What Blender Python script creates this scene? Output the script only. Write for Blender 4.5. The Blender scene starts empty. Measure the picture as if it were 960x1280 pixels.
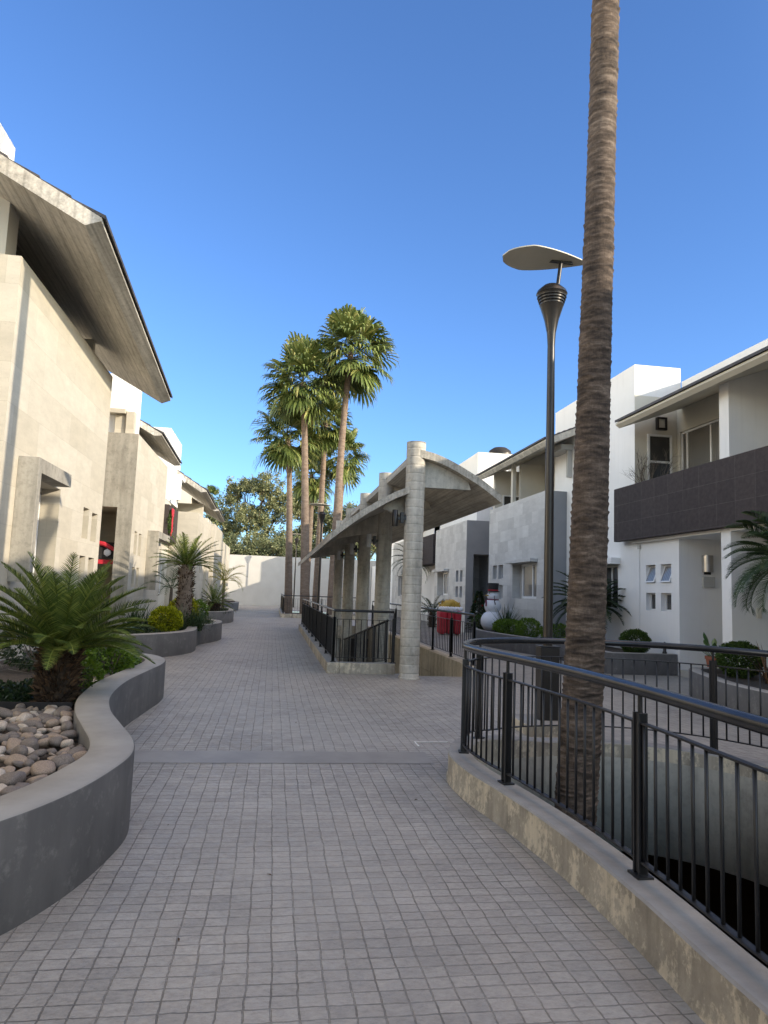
import bpy, bmesh, math, random
from mathutils import Vector, Matrix, Euler
C = bpy.context.scene
COL = C.collection
PI = math.pi
rnd = random.Random(7)

# ---------------------------------------------------------------- camera, sky, sun, exposure
cam = bpy.data.objects.new("camera", bpy.data.cameras.new("camera"))
COL.objects.link(cam)
_y = Vector((-140, 95, 900)).normalized()
_z = Vector((300, -8084, 900)).normalized()
_z = (_z - _y * _z.dot(_y)).normalized()
_x = _y.cross(_z)
if _x.x < 0: _x = -_x
# rows: world axes written in (right, down, forward) of the camera
cr = Vector((_x.x, _y.x, _z.x)); cd = Vector((_x.y, _y.y, _z.y)); cf = Vector((_x.z, _y.z, _z.z))
cu = -cd; cb = -cf
cam.matrix_world = Matrix(((cr.x, cu.x, cb.x, 0), (cr.y, cu.y, cb.y, 0), (cr.z, cu.z, cb.z, 1.6), (0, 0, 0, 1)))
cam.data.sensor_fit = 'VERTICAL'
cam.data.sensor_height = 24.0
cam.data.lens = 24.0 * 900.0 / 1280.0
cam.data.clip_start = 0.05
cam.data.clip_end = 3000
C.camera = cam

SUN = Vector((1.0, -0.72, 0.385)).normalized()
EL = math.asin(SUN.z); ROT = math.atan2(SUN.x, SUN.y)
W = bpy.data.worlds.new("World"); C.world = W; W.use_nodes = True
wn = W.node_tree
bg = wn.nodes["Background"]
sky = wn.nodes.new("ShaderNodeTexSky"); sky.sky_type = 'NISHITA'; sky.sun_disc = False
sky.sun_elevation = EL; sky.sun_rotation = ROT
sky.altitude = 600; sky.air_density = 1.0; sky.dust_density = 0.5; sky.ozone_density = 2.5
# sky tint: bluer opposite the sun, added brightening round it to fill the shade
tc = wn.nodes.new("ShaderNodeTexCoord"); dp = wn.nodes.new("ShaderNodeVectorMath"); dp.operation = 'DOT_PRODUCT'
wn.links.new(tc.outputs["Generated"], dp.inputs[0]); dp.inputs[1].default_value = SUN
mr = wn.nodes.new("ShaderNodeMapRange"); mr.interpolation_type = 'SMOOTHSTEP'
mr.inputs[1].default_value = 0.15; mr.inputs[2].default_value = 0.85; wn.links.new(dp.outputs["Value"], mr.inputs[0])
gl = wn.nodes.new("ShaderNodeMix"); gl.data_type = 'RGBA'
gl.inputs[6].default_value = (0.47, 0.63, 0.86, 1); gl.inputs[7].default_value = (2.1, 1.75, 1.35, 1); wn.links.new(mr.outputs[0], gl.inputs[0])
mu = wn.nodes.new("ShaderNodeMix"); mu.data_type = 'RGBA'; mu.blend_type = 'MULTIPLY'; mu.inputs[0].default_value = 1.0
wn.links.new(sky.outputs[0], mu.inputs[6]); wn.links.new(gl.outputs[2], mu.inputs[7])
# added brightening of the unseen sky overhead and in the west, fills shade
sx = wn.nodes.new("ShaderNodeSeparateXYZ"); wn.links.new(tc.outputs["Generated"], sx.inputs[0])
def fill_ramp(sock, a, b):
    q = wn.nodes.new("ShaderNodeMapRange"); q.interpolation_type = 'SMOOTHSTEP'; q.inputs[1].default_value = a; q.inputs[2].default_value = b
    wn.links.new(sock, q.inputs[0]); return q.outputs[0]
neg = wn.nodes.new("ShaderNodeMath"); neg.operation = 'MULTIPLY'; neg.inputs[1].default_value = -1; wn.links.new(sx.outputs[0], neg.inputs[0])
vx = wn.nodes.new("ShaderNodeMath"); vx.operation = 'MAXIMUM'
wn.links.new(fill_ramp(neg.outputs[0], 0.42, 0.80), vx.inputs[0]); wn.links.new(fill_ramp(sx.outputs[2], 0.76, 0.97), vx.inputs[1])
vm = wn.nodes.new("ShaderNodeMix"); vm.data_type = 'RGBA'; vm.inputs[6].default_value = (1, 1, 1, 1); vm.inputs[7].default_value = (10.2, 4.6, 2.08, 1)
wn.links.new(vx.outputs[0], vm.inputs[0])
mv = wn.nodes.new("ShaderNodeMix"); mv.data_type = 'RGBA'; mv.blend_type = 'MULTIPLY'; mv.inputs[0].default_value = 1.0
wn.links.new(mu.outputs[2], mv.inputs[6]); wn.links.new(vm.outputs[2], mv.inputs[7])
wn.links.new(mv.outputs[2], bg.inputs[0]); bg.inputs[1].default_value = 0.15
sl = bpy.data.lights.new("sun", 'SUN'); so = bpy.data.objects.new("sun", sl); COL.objects.link(so)
sl.energy = 2.3; sl.angle = math.radians(0.5); sl.color = (1.0, 0.87, 0.68)
so.rotation_euler = SUN.to_track_quat('Z', 'Y').to_euler()
so.location = (30, -25, 30)
C.view_settings.view_transform = 'Standard'; C.view_settings.look = 'None'
C.view_settings.exposure = 1.25; C.view_settings.gamma = 1.0; C.view_settings.use_curve_mapping = False
C.render.engine = 'CYCLES'
C.cycles.max_bounces = 6; C.cycles.diffuse_bounces = 4; C.cycles.glossy_bounces = 3; C.cycles.transparent_max_bounces = 4
C.cycles.use_denoising = True
C.cycles.caustics_reflective = False; C.cycles.caustics_refractive = False

# ---------------------------------------------------------------- materials
class N:
    def __init__(s, name):
        s.m = bpy.data.materials.new(name); s.m.use_nodes = True
        s.t = s.m.node_tree; s.b = s.t.nodes["Principled BSDF"]
    def n(s, kind, **kw):
        nd = s.t.nodes.new(kind)
        for k, v in kw.items(): setattr(nd, k, v)
        return nd
    def l(s, a, b): s.t.links.new(a, b)
    def coord(s): return s.n("ShaderNodeTexCoord").outputs["Object"]
    def noise(s, vec, scale, detail=4, rough=0.55, stretch=None):
        if stretch:
            mp = s.n("ShaderNodeMapping"); mp.inputs["Scale"].default_value = stretch
            s.l(vec, mp.inputs[0]); vec = mp.outputs[0]
        nd = s.n("ShaderNodeTexNoise"); nd.inputs["Scale"].default_value = scale
        nd.inputs["Detail"].default_value = detail; nd.inputs["Roughness"].default_value = rough
        s.l(vec, nd.inputs["Vector"]); return nd.outputs[0]
    def ramp(s, fac, stops):
        r = s.n("ShaderNodeValToRGB"); e = r.color_ramp.elements
        while len(e) < len(stops): e.new(0.5)
        for i, (p, c) in enumerate(stops):
            e[i].position = p
            e[i].color = (c[0], c[1], c[2], 1) if hasattr(c, '__len__') else (c, c, c, 1)
        s.l(fac, r.inputs[0]); return r.outputs[0]
    def mix(s, fac, a, b, mode='MIX'):
        m = s.n("ShaderNodeMix", data_type='RGBA', blend_type=mode)
        for sock, v in ((m.inputs[0], fac), (m.inputs[6], a), (m.inputs[7], b)):
            if hasattr(v, 'is_output'): s.l(v, sock)
            elif hasattr(v, '__len__'): sock.default_value = (v[0], v[1], v[2], 1)
            else: sock.default_value = v
        return m.outputs[2]
    def math(s, op, a, b=0.0):
        m = s.n("ShaderNodeMath", operation=op)
        for sock, v in ((m.inputs[0], a), (m.inputs[1], b)):
            if hasattr(v, 'is_output'): s.l(v, sock)
            else: sock.default_value = v
        return m.outputs[0]
    def bump(s, h, strength=0.3, dist=0.01):
        b = s.n("ShaderNodeBump"); b.inputs["Strength"].default_value = strength; b.inputs["Distance"].default_value = dist
        s.l(h, b.inputs["Height"]); s.l(b.outputs[0], s.b.inputs["Normal"])
    def out(s, col=None, rough=0.7, metal=0.0, spec=None):
        if col is not None:
            if hasattr(col, 'is_output'): s.l(col, s.b.inputs["Base Color"])
            else: s.b.inputs["Base Color"].default_value = (col[0], col[1], col[2], 1)
        if hasattr(rough, 'is_output'): s.l(rough, s.b.inputs["Roughness"])
        else: s.b.inputs["Roughness"].default_value = rough
        s.b.inputs["Metallic"].default_value = metal
        if spec is not None: s.b.inputs["Specular IOR Level"].default_value = spec
        return s.m
    def wallvec(s):
        """(along the wall, height, 0) whichever way the wall faces"""
        g = s.n("ShaderNodeNewGeometry"); sp = s.n("ShaderNodeSeparateXYZ"); s.l(g.outputs["True Normal"], sp.inputs[0])
        p = s.n("ShaderNodeSeparateXYZ"); s.l(g.outputs["Position"], p.inputs[0])
        f = s.math('GREATER_THAN', s.math('ABSOLUTE', sp.outputs[0]), 0.6)
        u = s.math('ADD', s.math('MULTIPLY', p.outputs[1], f), s.math('MULTIPLY', p.outputs[0], s.math('SUBTRACT', 1.0, f)))
        c = s.n("ShaderNodeCombineXYZ"); s.l(u, c.inputs[0]); s.l(p.outputs[2], c.inputs[1])
        return c.outputs[0]
    def nz(s):
        g = s.n("ShaderNodeNewGeometry"); sp = s.n("ShaderNodeSeparateXYZ"); s.l(g.outputs["Normal"], sp.inputs[0])
        return sp.outputs[2]

def plain(name, c1, c2, scale=3.0, rough=0.75, bs=40.0, bump=0.15, bd=0.004, metal=0.0, spec=None, stretch=None):
    m = N(name); v = m.coord()
    f = m.noise(v, scale, 5, 0.6, stretch)
    col = m.ramp(f, [(0.3, c1), (0.7, c2)])
    if bump: m.bump(m.noise(v, bs, 3), bump, bd)
    return m.out(col, rough, metal, spec)

MAT = {}
def leafmat(name, dark, light, tip=None, rough=0.45, trans=0.25):
    m = N(name)
    g = m.n("ShaderNodeNewGeometry")
    col = m.ramp(g.outputs["Random Per Island"], [(0.0, dark), (0.75, light), (1.0, tip or light)])
    m.out(col, rough, 0, 0.35)
    tr = m.n("ShaderNodeBsdfTranslucent"); m.l(col, tr.inputs[0])
    mx = m.n("ShaderNodeMixShader"); mx.inputs[0].default_value = trans
    o = m.t.nodes["Material Output"]
    m.l(m.b.outputs[0], mx.inputs[1]); m.l(tr.outputs[0], mx.inputs[2]); m.l(mx.outputs[0], o.inputs[0])
    return m.m

def build_materials():
    # stamped concrete paving
    m = N("stamped_paving"); v = m.coord()
    nz = m.n("ShaderNodeTexNoise"); nz.inputs["Scale"].default_value = 2.6; nz.inputs["Detail"].default_value = 4
    m.l(v, nz.inputs["Vector"])
    off = m.n("ShaderNodeVectorMath", operation='MULTIPLY_ADD')
    m.l(nz.outputs["Color"], off.inputs[0]); off.inputs[1].default_value = (0.032, 0.032, 0); m.l(v, off.inputs[2])
    nz2 = m.n("ShaderNodeTexNoise"); nz2.inputs["Scale"].default_value = 22; nz2.inputs["Detail"].default_value = 2
    m.l(v, nz2.inputs["Vector"])
    off2 = m.n("ShaderNodeVectorMath", operation='MULTIPLY_ADD')
    m.l(nz2.outputs["Color"], off2.inputs[0]); off2.inputs[1].default_value = (0.010, 0.010, 0); m.l(off.outputs[0], off2.inputs[2])
    br = m.n("ShaderNodeTexBrick"); br.offset = 0.0; br.squash = 1.0
    br.inputs["Scale"].default_value = 1.0; br.inputs["Brick Width"].default_value = 0.106; br.inputs["Row Height"].default_value = 0.088
    br.inputs["Mortar Size"].default_value = 0.0046; br.inputs["Mortar Smooth"].default_value = 0.6; br.inputs["Bias"].default_value = 0.0
    br.inputs["Color1"].default_value = (0.285, 0.269, 0.244, 1); br.inputs["Color2"].default_value = (0.36, 0.339, 0.306, 1)
    br.inputs["Mortar"].default_value = (0.135, 0.125, 0.112, 1)
    m.l(off2.outputs[0], br.inputs["Vector"])
    jf = m.ramp(m.noise(v, 4.5, 4, 0.65), [(0.35, 0.25), (0.6, 1.0)])
    wear = m.ramp(m.noise(v, 1.1, 6, 0.65), [(0.3, 0.78), (0.72, 1.16)])
    fine = m.ramp(m.noise(v, 22, 8, 0.78, (1, 1.7, 1)), [(0.28, 0.62), (0.5, 1.0), (0.74, 1.30)])
    base = m.mix(m.math('MULTIPLY', br.outputs["Fac"], jf), m.mix(br.outputs["Fac"], br.outputs["Color"], (0.32, 0.302, 0.272)), (0.135, 0.126, 0.113))
    col = m.mix(1.0, m.mix(1.0, base, wear, 'MULTIPLY'), fine, 'MULTIPLY')
    blot = m.ramp(m.noise(v, 0.35, 3), [(0.42, 0.0), (0.72, 0.5)])
    col = m.mix(blot, col, (0.40, 0.377, 0.338))
    dk = m.ramp(m.noise(v, 0.8, 6, 0.7), [(0.56, 0.0), (0.70, 0.30)])
    col = m.mix(dk, col, (0.18, 0.172, 0.16))
    br2 = m.ramp(m.noise(v, 0.55, 7, 0.75), [(0.54, 0.0), (0.72, 0.35)])
    col = m.mix(br2, col, (0.27, 0.235, 0.185))
    h = m.math('ADD', m.math('MULTIPLY', br.outputs["Fac"], -1.0), m.math('MULTIPLY', m.noise(v, 24, 6, 0.7), 1.3))
    m.bump(h, 0.8, 0.007)
    MAT['paving'] = m.out(col, m.ramp(m.noise(v, 9, 4), [(0.3, 0.42), (0.7, 0.66)]))
    # smooth joint band
    MAT['joint'] = plain("joint_concrete", (0.215, 0.204, 0.187), (0.285, 0.271, 0.248), 2.5, 0.5, 30, 0.2)
    # kerb: grey on top, stained plaster on the faces
    m = N("kerb_concrete"); v = m.coord(); nzs = m.math('GREATER_THAN', m.nz(), 0.6)
    top = m.ramp(m.noise(v, 2.2, 6, 0.65), [(0.3, (0.21, 0.205, 0.195)), (0.7, (0.35, 0.34, 0.32))])
    side = m.ramp(m.noise(v, 3.0, 6, 0.7), [(0.3, (0.26, 0.23, 0.18)), (0.55, (0.40, 0.355, 0.28)), (0.75, (0.47, 0.425, 0.345))])
    patch = m.ramp(m.math('ADD', m.math('MULTIPLY', m.noise(v, 3.2, 8, 0.7, (1, 1, 0.6)), .75), m.math('MULTIPLY', m.noise(v, 26, 5, 0.7), .25)), [(0.50, 0.0), (0.555, 1.0)])
    side = m.mix(patch, side, (0.64, 0.56, 0.42))
    streak = m.ramp(m.noise(v, 4.0, 4, 0.6, (3, 3, 0.25)), [(0.35, 0.78), (0.55, 1.0)])
    side = m.mix(1.0, side, streak, 'MULTIPLY')
    m.bump(m.math('ADD', m.noise(v, 60, 4), m.math('MULTIPLY', patch, -0.6)), 0.3, 0.006)
    MAT['kerb'] = m.out(m.mix(nzs, side, top), 0.8)
    # cast concrete with stains
    def cast(name, a, b, c, rough=0.85, board=None):
        m = N(name); v = m.coord()
        col = m.ramp(m.noise(v, 1.3, 7, 0.68, (1.2, 0.35, 1.2) if board else None), [(0.28, a), (0.5, b), (0.75, c)])
        stain = m.ramp(m.noise(v, 2.2, 5, 0.6, (3.5, 0.12, 3.5) if board else (2.5, 2.5, 0.3)), [(0.33, 0.68), (0.6, 1.0)])
        col = m.mix(1.0, col, stain, 'MULTIPLY')
        spots = m.ramp(m.noise(v, 11, 5, 0.7), [(0.36, 0.72), (0.52, 1.0)])
        col = m.mix(0.7, col, m.mix(1.0, col, spots, 'MULTIPLY'))
        h = m.noise(v, 28, 5)
        if board:
            w = m.n("ShaderNodeTexWave", wave_type='BANDS', bands_direction=board[0]); w.inputs["Scale"].default_value = board[1]
            w.inputs["Distortion"].default_value = 0.0; w.inputs["Detail"].default_value = 2; w.inputs["Detail Scale"].default_value = 0.6
            m.l(v, w.inputs["Vector"])
            bd = m.ramp(w.outputs["Fac"], [(0.0, 0.74), (0.10, 1.0), (0.9, 1.0), (1.0, 0.88)])
            bt = m.ramp(m.noise(v, 6.0, 2, 0.5, (6, 0.15, 6) if board[0] == 'X' else (0.15, 6, 6)), [(0.3, 0.84), (0.7, 1.1)])
            col = m.mix(1.0, m.mix(0.85, col, m.mix(1.0, col, bd, 'MULTIPLY')), bt, 'MULTIPLY')
            h = m.math('ADD', h, w.outputs["Fac"])
        m.bump(h, 0.25, 0.008)
        return m.out(col, rough)
    MAT['cast'] = cast("column_concrete", (0.36, 0.335, 0.28), (0.56, 0.525, 0.45), (0.65, 0.615, 0.54))
    MAT['shell'] = cast("shell_concrete", (0.32, 0.295, 0.25), (0.48, 0.45, 0.385), (0.58, 0.545, 0.475), board=('X', 2.6))
    MAT['eave'] = cast("eave_concrete", (0.42, 0.395, 0.345), (0.54, 0.51, 0.455), (0.61, 0.58, 0.52), board=('X', 1.3))
    MAT['panel'] = cast("panel_concrete", (0.30, 0.275, 0.23), (0.36, 0.335, 0.285), (0.41, 0.385, 0.335))
    MAT['pit'] = cast("pit_wall_concrete", (0.33, 0.31, 0.27), (0.50, 0.475, 0.41), (0.62, 0.585, 0.51))
    MAT['wellwall'] = cast("well_wall_plaster", (0.42, 0.37, 0.28), (0.56, 0.50, 0.39), (0.68, 0.63, 0.52))
    # stone cladding
    def stone(name, c1, c2, mort, bw, rh):
        m = N(name); v = m.wallvec()
        br = m.n("ShaderNodeTexBrick"); br.offset = 0.5
        br.inputs["Scale"].default_value = 1.0; br.inputs["Brick Width"].default_value = bw; br.inputs["Row Height"].default_value = rh
        br.inputs["Mortar Size"].default_value = 0.003; br.inputs["Mortar Smooth"].default_value = 0.3
        br.inputs["Color1"].default_value = (*c1, 1); br.inputs["Color2"].default_value = (*c2, 1); br.inputs["Mortar"].default_value = (*mort, 1)
        m.l(v, br.inputs["Vector"])
        vein = m.ramp(m.noise(v, 3.0, 7, 0.7, (0.6, 1.6, 1)), [(0.3, 0.88), (0.7, 1.08)])
        pits = m.ramp(m.noise(v, 34, 5, 0.75), [(0.30, 0.72), (0.42, 1.0)])
        col = m.mix(1.0, m.mix(1.0, br.outputs["Color"], vein, 'MULTIPLY'), pits, 'MULTIPLY')
        m.bump(m.math('ADD', m.noise(v, 30, 4), m.math('MULTIPLY', br.outputs["Fac"], -0.8)), 0.25, 0.005)
        return m.out(col, 0.75)
    MAT['stone'] = stone("limestone_cladding", (0.47, 0.425, 0.34), (0.545, 0.50, 0.415), (0.40, 0.355, 0.28), 1.2, 0.6)
    MAT['greystone'] = stone("grey_stone_cladding", (0.47, 0.46, 0.44), (0.60, 0.59, 0.565), (0.44, 0.43, 0.41), 0.6, 0.4)
    m = N("white_plaster"); v = m.wallvec()
    col = m.ramp(m.noise(v, 0.8, 5, 0.6), [(0.3, (0.75, 0.742, 0.72)), (0.7, (0.81, 0.807, 0.79))])
    col = m.mix(1.0, col, m.ramp(m.noise(v, 3.5, 5, 0.65, (2.2, 0.14, 1)), [(0.30, 0.955), (0.48, 1.0)]), 'MULTIPLY')
    m.bump(m.noise(v, 60, 4), 0.15, 0.003)
    MAT['white'] = m.out(col, 0.85)
    MAT['endwall'] = plain("end_wall_white", (0.54, 0.52, 0.475), (0.60, 0.58, 0.535), 1.2, 0.85, 70, 0.12, 0.003)
    MAT['cream'] = plain("cream_plaster", (0.56, 0.53, 0.45), (0.62, 0.585, 0.50), 1.0, 0.85, 60, 0.1, 0.003)
    MAT['greyplaster'] = plain("grey_plaster", (0.40, 0.395, 0.37), (0.46, 0.45, 0.425), 1.0, 0.85, 60, 0.1, 0.003)
    MAT['bluegrey'] = plain("slate_grey_plaster", (0.22, 0.225, 0.235), (0.27, 0.275, 0.285), 1.0, 0.85, 60, 0.1, 0.003)
    # dark balcony tiles
    m = N("dark_wall_tiles"); v = m.wallvec()
    br = m.n("ShaderNodeTexBrick"); br.offset = 0.0
    br.inputs["Scale"].default_value = 1.0; br.inputs["Brick Width"].default_value = 0.60; br.inputs["Row Height"].default_value = 0.45
    br.inputs["Mortar Size"].default_value = 0.006
    br.inputs["Color1"].default_value = (0.046, 0.037, 0.036, 1); br.inputs["Color2"].default_value = (0.056, 0.045, 0.043, 1); br.inputs["Mortar"].default_value = (0.080, 0.068, 0.065, 1)
    m.l(v, br.inputs["Vector"])
    col = m.mix(1.0, br.outputs["Color"], m.ramp(m.noise(v, 9, 6, 0.7), [(0.3, 0.75), (0.7, 1.25)]), 'MULTIPLY')
    MAT['darktile'] = m.out(col, 0.8, 0, 0.25)
    MAT['rooftile'] = plain("roof_shingles", (0.03, 0.028, 0.03), (0.075, 0.07, 0.072), 9, 0.7, 25, 0.6, 0.02)
    # planters
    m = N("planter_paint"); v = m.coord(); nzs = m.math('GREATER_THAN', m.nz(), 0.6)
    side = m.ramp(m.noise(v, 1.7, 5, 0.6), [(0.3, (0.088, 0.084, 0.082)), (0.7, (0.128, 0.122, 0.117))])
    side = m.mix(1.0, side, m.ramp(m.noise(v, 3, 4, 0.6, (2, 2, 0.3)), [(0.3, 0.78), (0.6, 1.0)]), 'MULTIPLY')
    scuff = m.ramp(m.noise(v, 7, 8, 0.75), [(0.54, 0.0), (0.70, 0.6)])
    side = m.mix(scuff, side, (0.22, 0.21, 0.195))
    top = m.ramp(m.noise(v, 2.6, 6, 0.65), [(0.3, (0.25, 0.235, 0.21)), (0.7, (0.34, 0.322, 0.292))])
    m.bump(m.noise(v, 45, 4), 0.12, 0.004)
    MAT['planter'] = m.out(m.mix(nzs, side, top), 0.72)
    MAT['soil'] = plain("planting_soil", (0.035, 0.027, 0.02), (0.08, 0.06, 0.045), 14, 0.95, 60, 0.8, 0.02)
    MAT['metal'] = plain("black_painted_steel", (0.012, 0.0125, 0.014), (0.02, 0.02, 0.022), 6, 0.42, 90, 0.03, 0.001)
    MAT['tube'] = plain("handrail_steel", (0.035, 0.036, 0.04), (0.055, 0.056, 0.06), 6, 0.26, 120, 0.03, 0.001, metal=0.5)
    MAT['bronze'] = plain("bronze_grey_pole", (0.026, 0.023, 0.021), (0.04, 0.036, 0.033), 5, 0.33, 80, 0.03, 0.001, metal=0.35)
    MAT['shade'] = plain("lamp_reflector_paint", (0.50, 0.47, 0.38), (0.56, 0.53, 0.44), 4, 0.5, 50, 0.03)
    MAT['steel'] = plain("brushed_steel", (0.50, 0.48, 0.45), (0.60, 0.58, 0.55), 8, 0.32, 60, 0.05, 0.001, metal=0.85)
    MAT['frame'] = plain("white_window_frame", (0.70, 0.70, 0.69), (0.76, 0.76, 0.75), 4, 0.4, 50, 0.02)
    m = N("dark_window_glass"); v = m.coord()
    MAT['glass'] = m.out(m.ramp(m.noise(v, 0.9, 3), [(0.3, (0.02, 0.022, 0.024)), (0.7, (0.05, 0.05, 0.05))]), 0.06, 0, 0.7)
    m = N("curtained_glass"); v = m.wallvec()
    w = m.n("ShaderNodeTexWave", bands_direction='X'); w.inputs["Scale"].default_value = 4.5; w.inputs["Distortion"].default_value = 1.5
    m.l(v, w.inputs["Vector"])
    MAT['curtain'] = m.out(m.ramp(w.outputs["Fac"], [(0.0, (0.13, 0.125, 0.115)), (1.0, (0.26, 0.25, 0.23))]), 0.12, 0, 0.6)
    MAT['dark'] = plain("unlit_interior", (0.02, 0.018, 0.016), (0.035, 0.03, 0.027), 2, 0.9, 30, 0.05)
    MAT['asphalt'] = plain("garage_floor", (0.05, 0.05, 0.05), (0.07, 0.07, 0.07), 2, 0.85, 40, 0.2)
    # palm trunk
    m = N("palm_bark"); v = m.coord()
    ring = m.noise(v, 2.2, 6, 0.68, (2.2, 2.2, 9.0))
    fib = m.noise(v, 26.0, 5, 0.75, (2.4, 2.4, 0.7))
    big = m.noise(v, 1.6, 4, 0.6, (1, 1, .6))
    q_ = m.math('ADD', m.math('MULTIPLY', ring, 0.9), m.math('ADD', m.math('MULTIPLY', fib, 0.28), m.math('MULTIPLY', big, 0.12)))
    col = m.ramp(q_, [(0.47, (0.017, 0.011, 0.008)), (0.58, (0.05, 0.035, 0.025)), (0.70, (0.108, 0.078, 0.057)), (0.82, (0.20, 0.155, 0.12))])
    m.bump(m.math('ADD', m.math('MULTIPLY', ring, 0.5), m.math('MULTIPLY', fib, 0.6)), 0.5, 0.008)
    MAT['bark'] = m.out(col, 0.9)
    m = N("palm_bark_far"); v = m.coord()
    col = m.ramp(m.noise(v, 3.0, 5, 0.7, (1, 1, 3)), [(0.3, (0.13, 0.09, 0.065)), (0.7, (0.26, 0.20, 0.155))])
    MAT['bark2'] = m.out(col, 0.9)
    m = N("cycad_trunk"); v = m.coord()
    vo = m.n("ShaderNodeTexVoronoi"); vo.inputs["Scale"].default_value = 22; m.l(v, vo.inputs["Vector"])
    col = m.ramp(vo.outputs["Distance"], [(0.0, (0.13, 0.08, 0.045)), (0.6, (0.03, 0.02, 0.013))])
    m.bump(vo.outputs["Distance"], -0.9, 0.03)
    MAT['cytrunk'] = m.out(col, 0.95)
    MAT['husk'] = leafmat("dry_leaf_bases", (0.025, 0.016, 0.012), (0.10, 0.06, 0.035), (0.19, 0.11, 0.06), 0.9, 0.05)
    MAT['branch'] = plain("tree_bark", (0.08, 0.065, 0.05), (0.14, 0.115, 0.09), 6, 0.9, 40, 0.4, 0.01)
    MAT['fan'] = leafmat("fan_palm_leaf", (0.055, 0.085, 0.022), (0.19, 0.245, 0.07), (0.38, 0.37, 0.14))
    MAT['cycad'] = leafmat("cycad_leaf", (0.038, 0.07, 0.013), (0.135, 0.18, 0.034), (0.25, 0.28, 0.06), 0.35)
    MAT['tree'] = leafmat("tree_leaf", (0.08, 0.105, 0.05), (0.23, 0.25, 0.12), (0.38, 0.37, 0.19), 0.5)
    MAT['box'] = leafmat("topiary_leaf", (0.03, 0.06, 0.012), (0.07, 0.12, 0.02), (0.10, 0.15, 0.03))
    MAT['gold'] = leafmat("golden_shrub_leaf", (0.13, 0.16, 0.008), (0.34, 0.36, 0.012), (0.50, 0.46, 0.02))
    MAT['lime'] = leafmat("lime_hedge_leaf", (0.06, 0.12, 0.012), (0.13, 0.22, 0.02), (0.18, 0.26, 0.03))
    MAT['strap'] = leafmat("strap_leaf", (0.025, 0.05, 0.02), (0.06, 0.10, 0.04), (0.09, 0.13, 0.05))
    MAT['cover'] = leafmat("ground_cover_leaf", (0.014, 0.028, 0.012), (0.035, 0.06, 0.022), (0.05, 0.08, 0.03))
    MAT['yellowpalm'] = leafmat("areca_leaf", (0.14, 0.15, 0.025), (0.30, 0.28, 0.05), (0.42, 0.36, 0.09))
    MAT['pale'] = leafmat("dry_grass_blade", (0.30, 0.30, 0.25), (0.5, 0.5, 0.42), (0.62, 0.6, 0.5))
    for i, (a, b) in enumerate([((0.17, 0.125, 0.09), (0.36, 0.275, 0.205)), ((0.085, 0.07, 0.06), (0.22, 0.18, 0.15)), ((0.30, 0.245, 0.19), (0.54, 0.46, 0.38))]):
        MAT['rock%d' % i] = plain("river_stone_%s" % ("tan", "umber", "buff")[i], a, b, 9, 0.6, 70, 0.15, 0.003)
    MAT['snow'] = plain("inflatable_white", (0.74, 0.74, 0.78), (0.80, 0.80, 0.83), 5, 0.5, 20, 0.15)
    MAT['red'] = plain("red_fabric", (0.45, 0.015, 0.03), (0.60, 0.03, 0.05), 6, 0.6, 30, 0.2)
    MAT['maroon'] = plain("maroon_ribbon", (0.16, 0.01, 0.04), (0.22, 0.02, 0.06), 6, 0.6, 30, 0.1)
    MAT['black'] = plain("black_felt", (0.015, 0.013, 0.013), (0.025, 0.022, 0.022), 6, 0.8, 30, 0.1)
    MAT['goldfab'] = plain("gold_ribbon", (0.42, 0.27, 0.03), (0.58, 0.38, 0.06), 6, 0.5, 30, 0.2)
    MAT['terra'] = plain("terracotta", (0.28, 0.09, 0.05), (0.36, 0.13, 0.075), 6, 0.8, 30, 0.1)
    MAT['variegated'] = leafmat("variegated_leaf", (0.05, 0.11, 0.03), (0.12, 0.22, 0.06), (0.30, 0.36, 0.16))
    MAT['paintline'] = plain("white_line", (0.55, 0.55, 0.54), (0.68, 0.68, 0.66), 20, 0.7, 40, 0.1)
build_materials()

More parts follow.
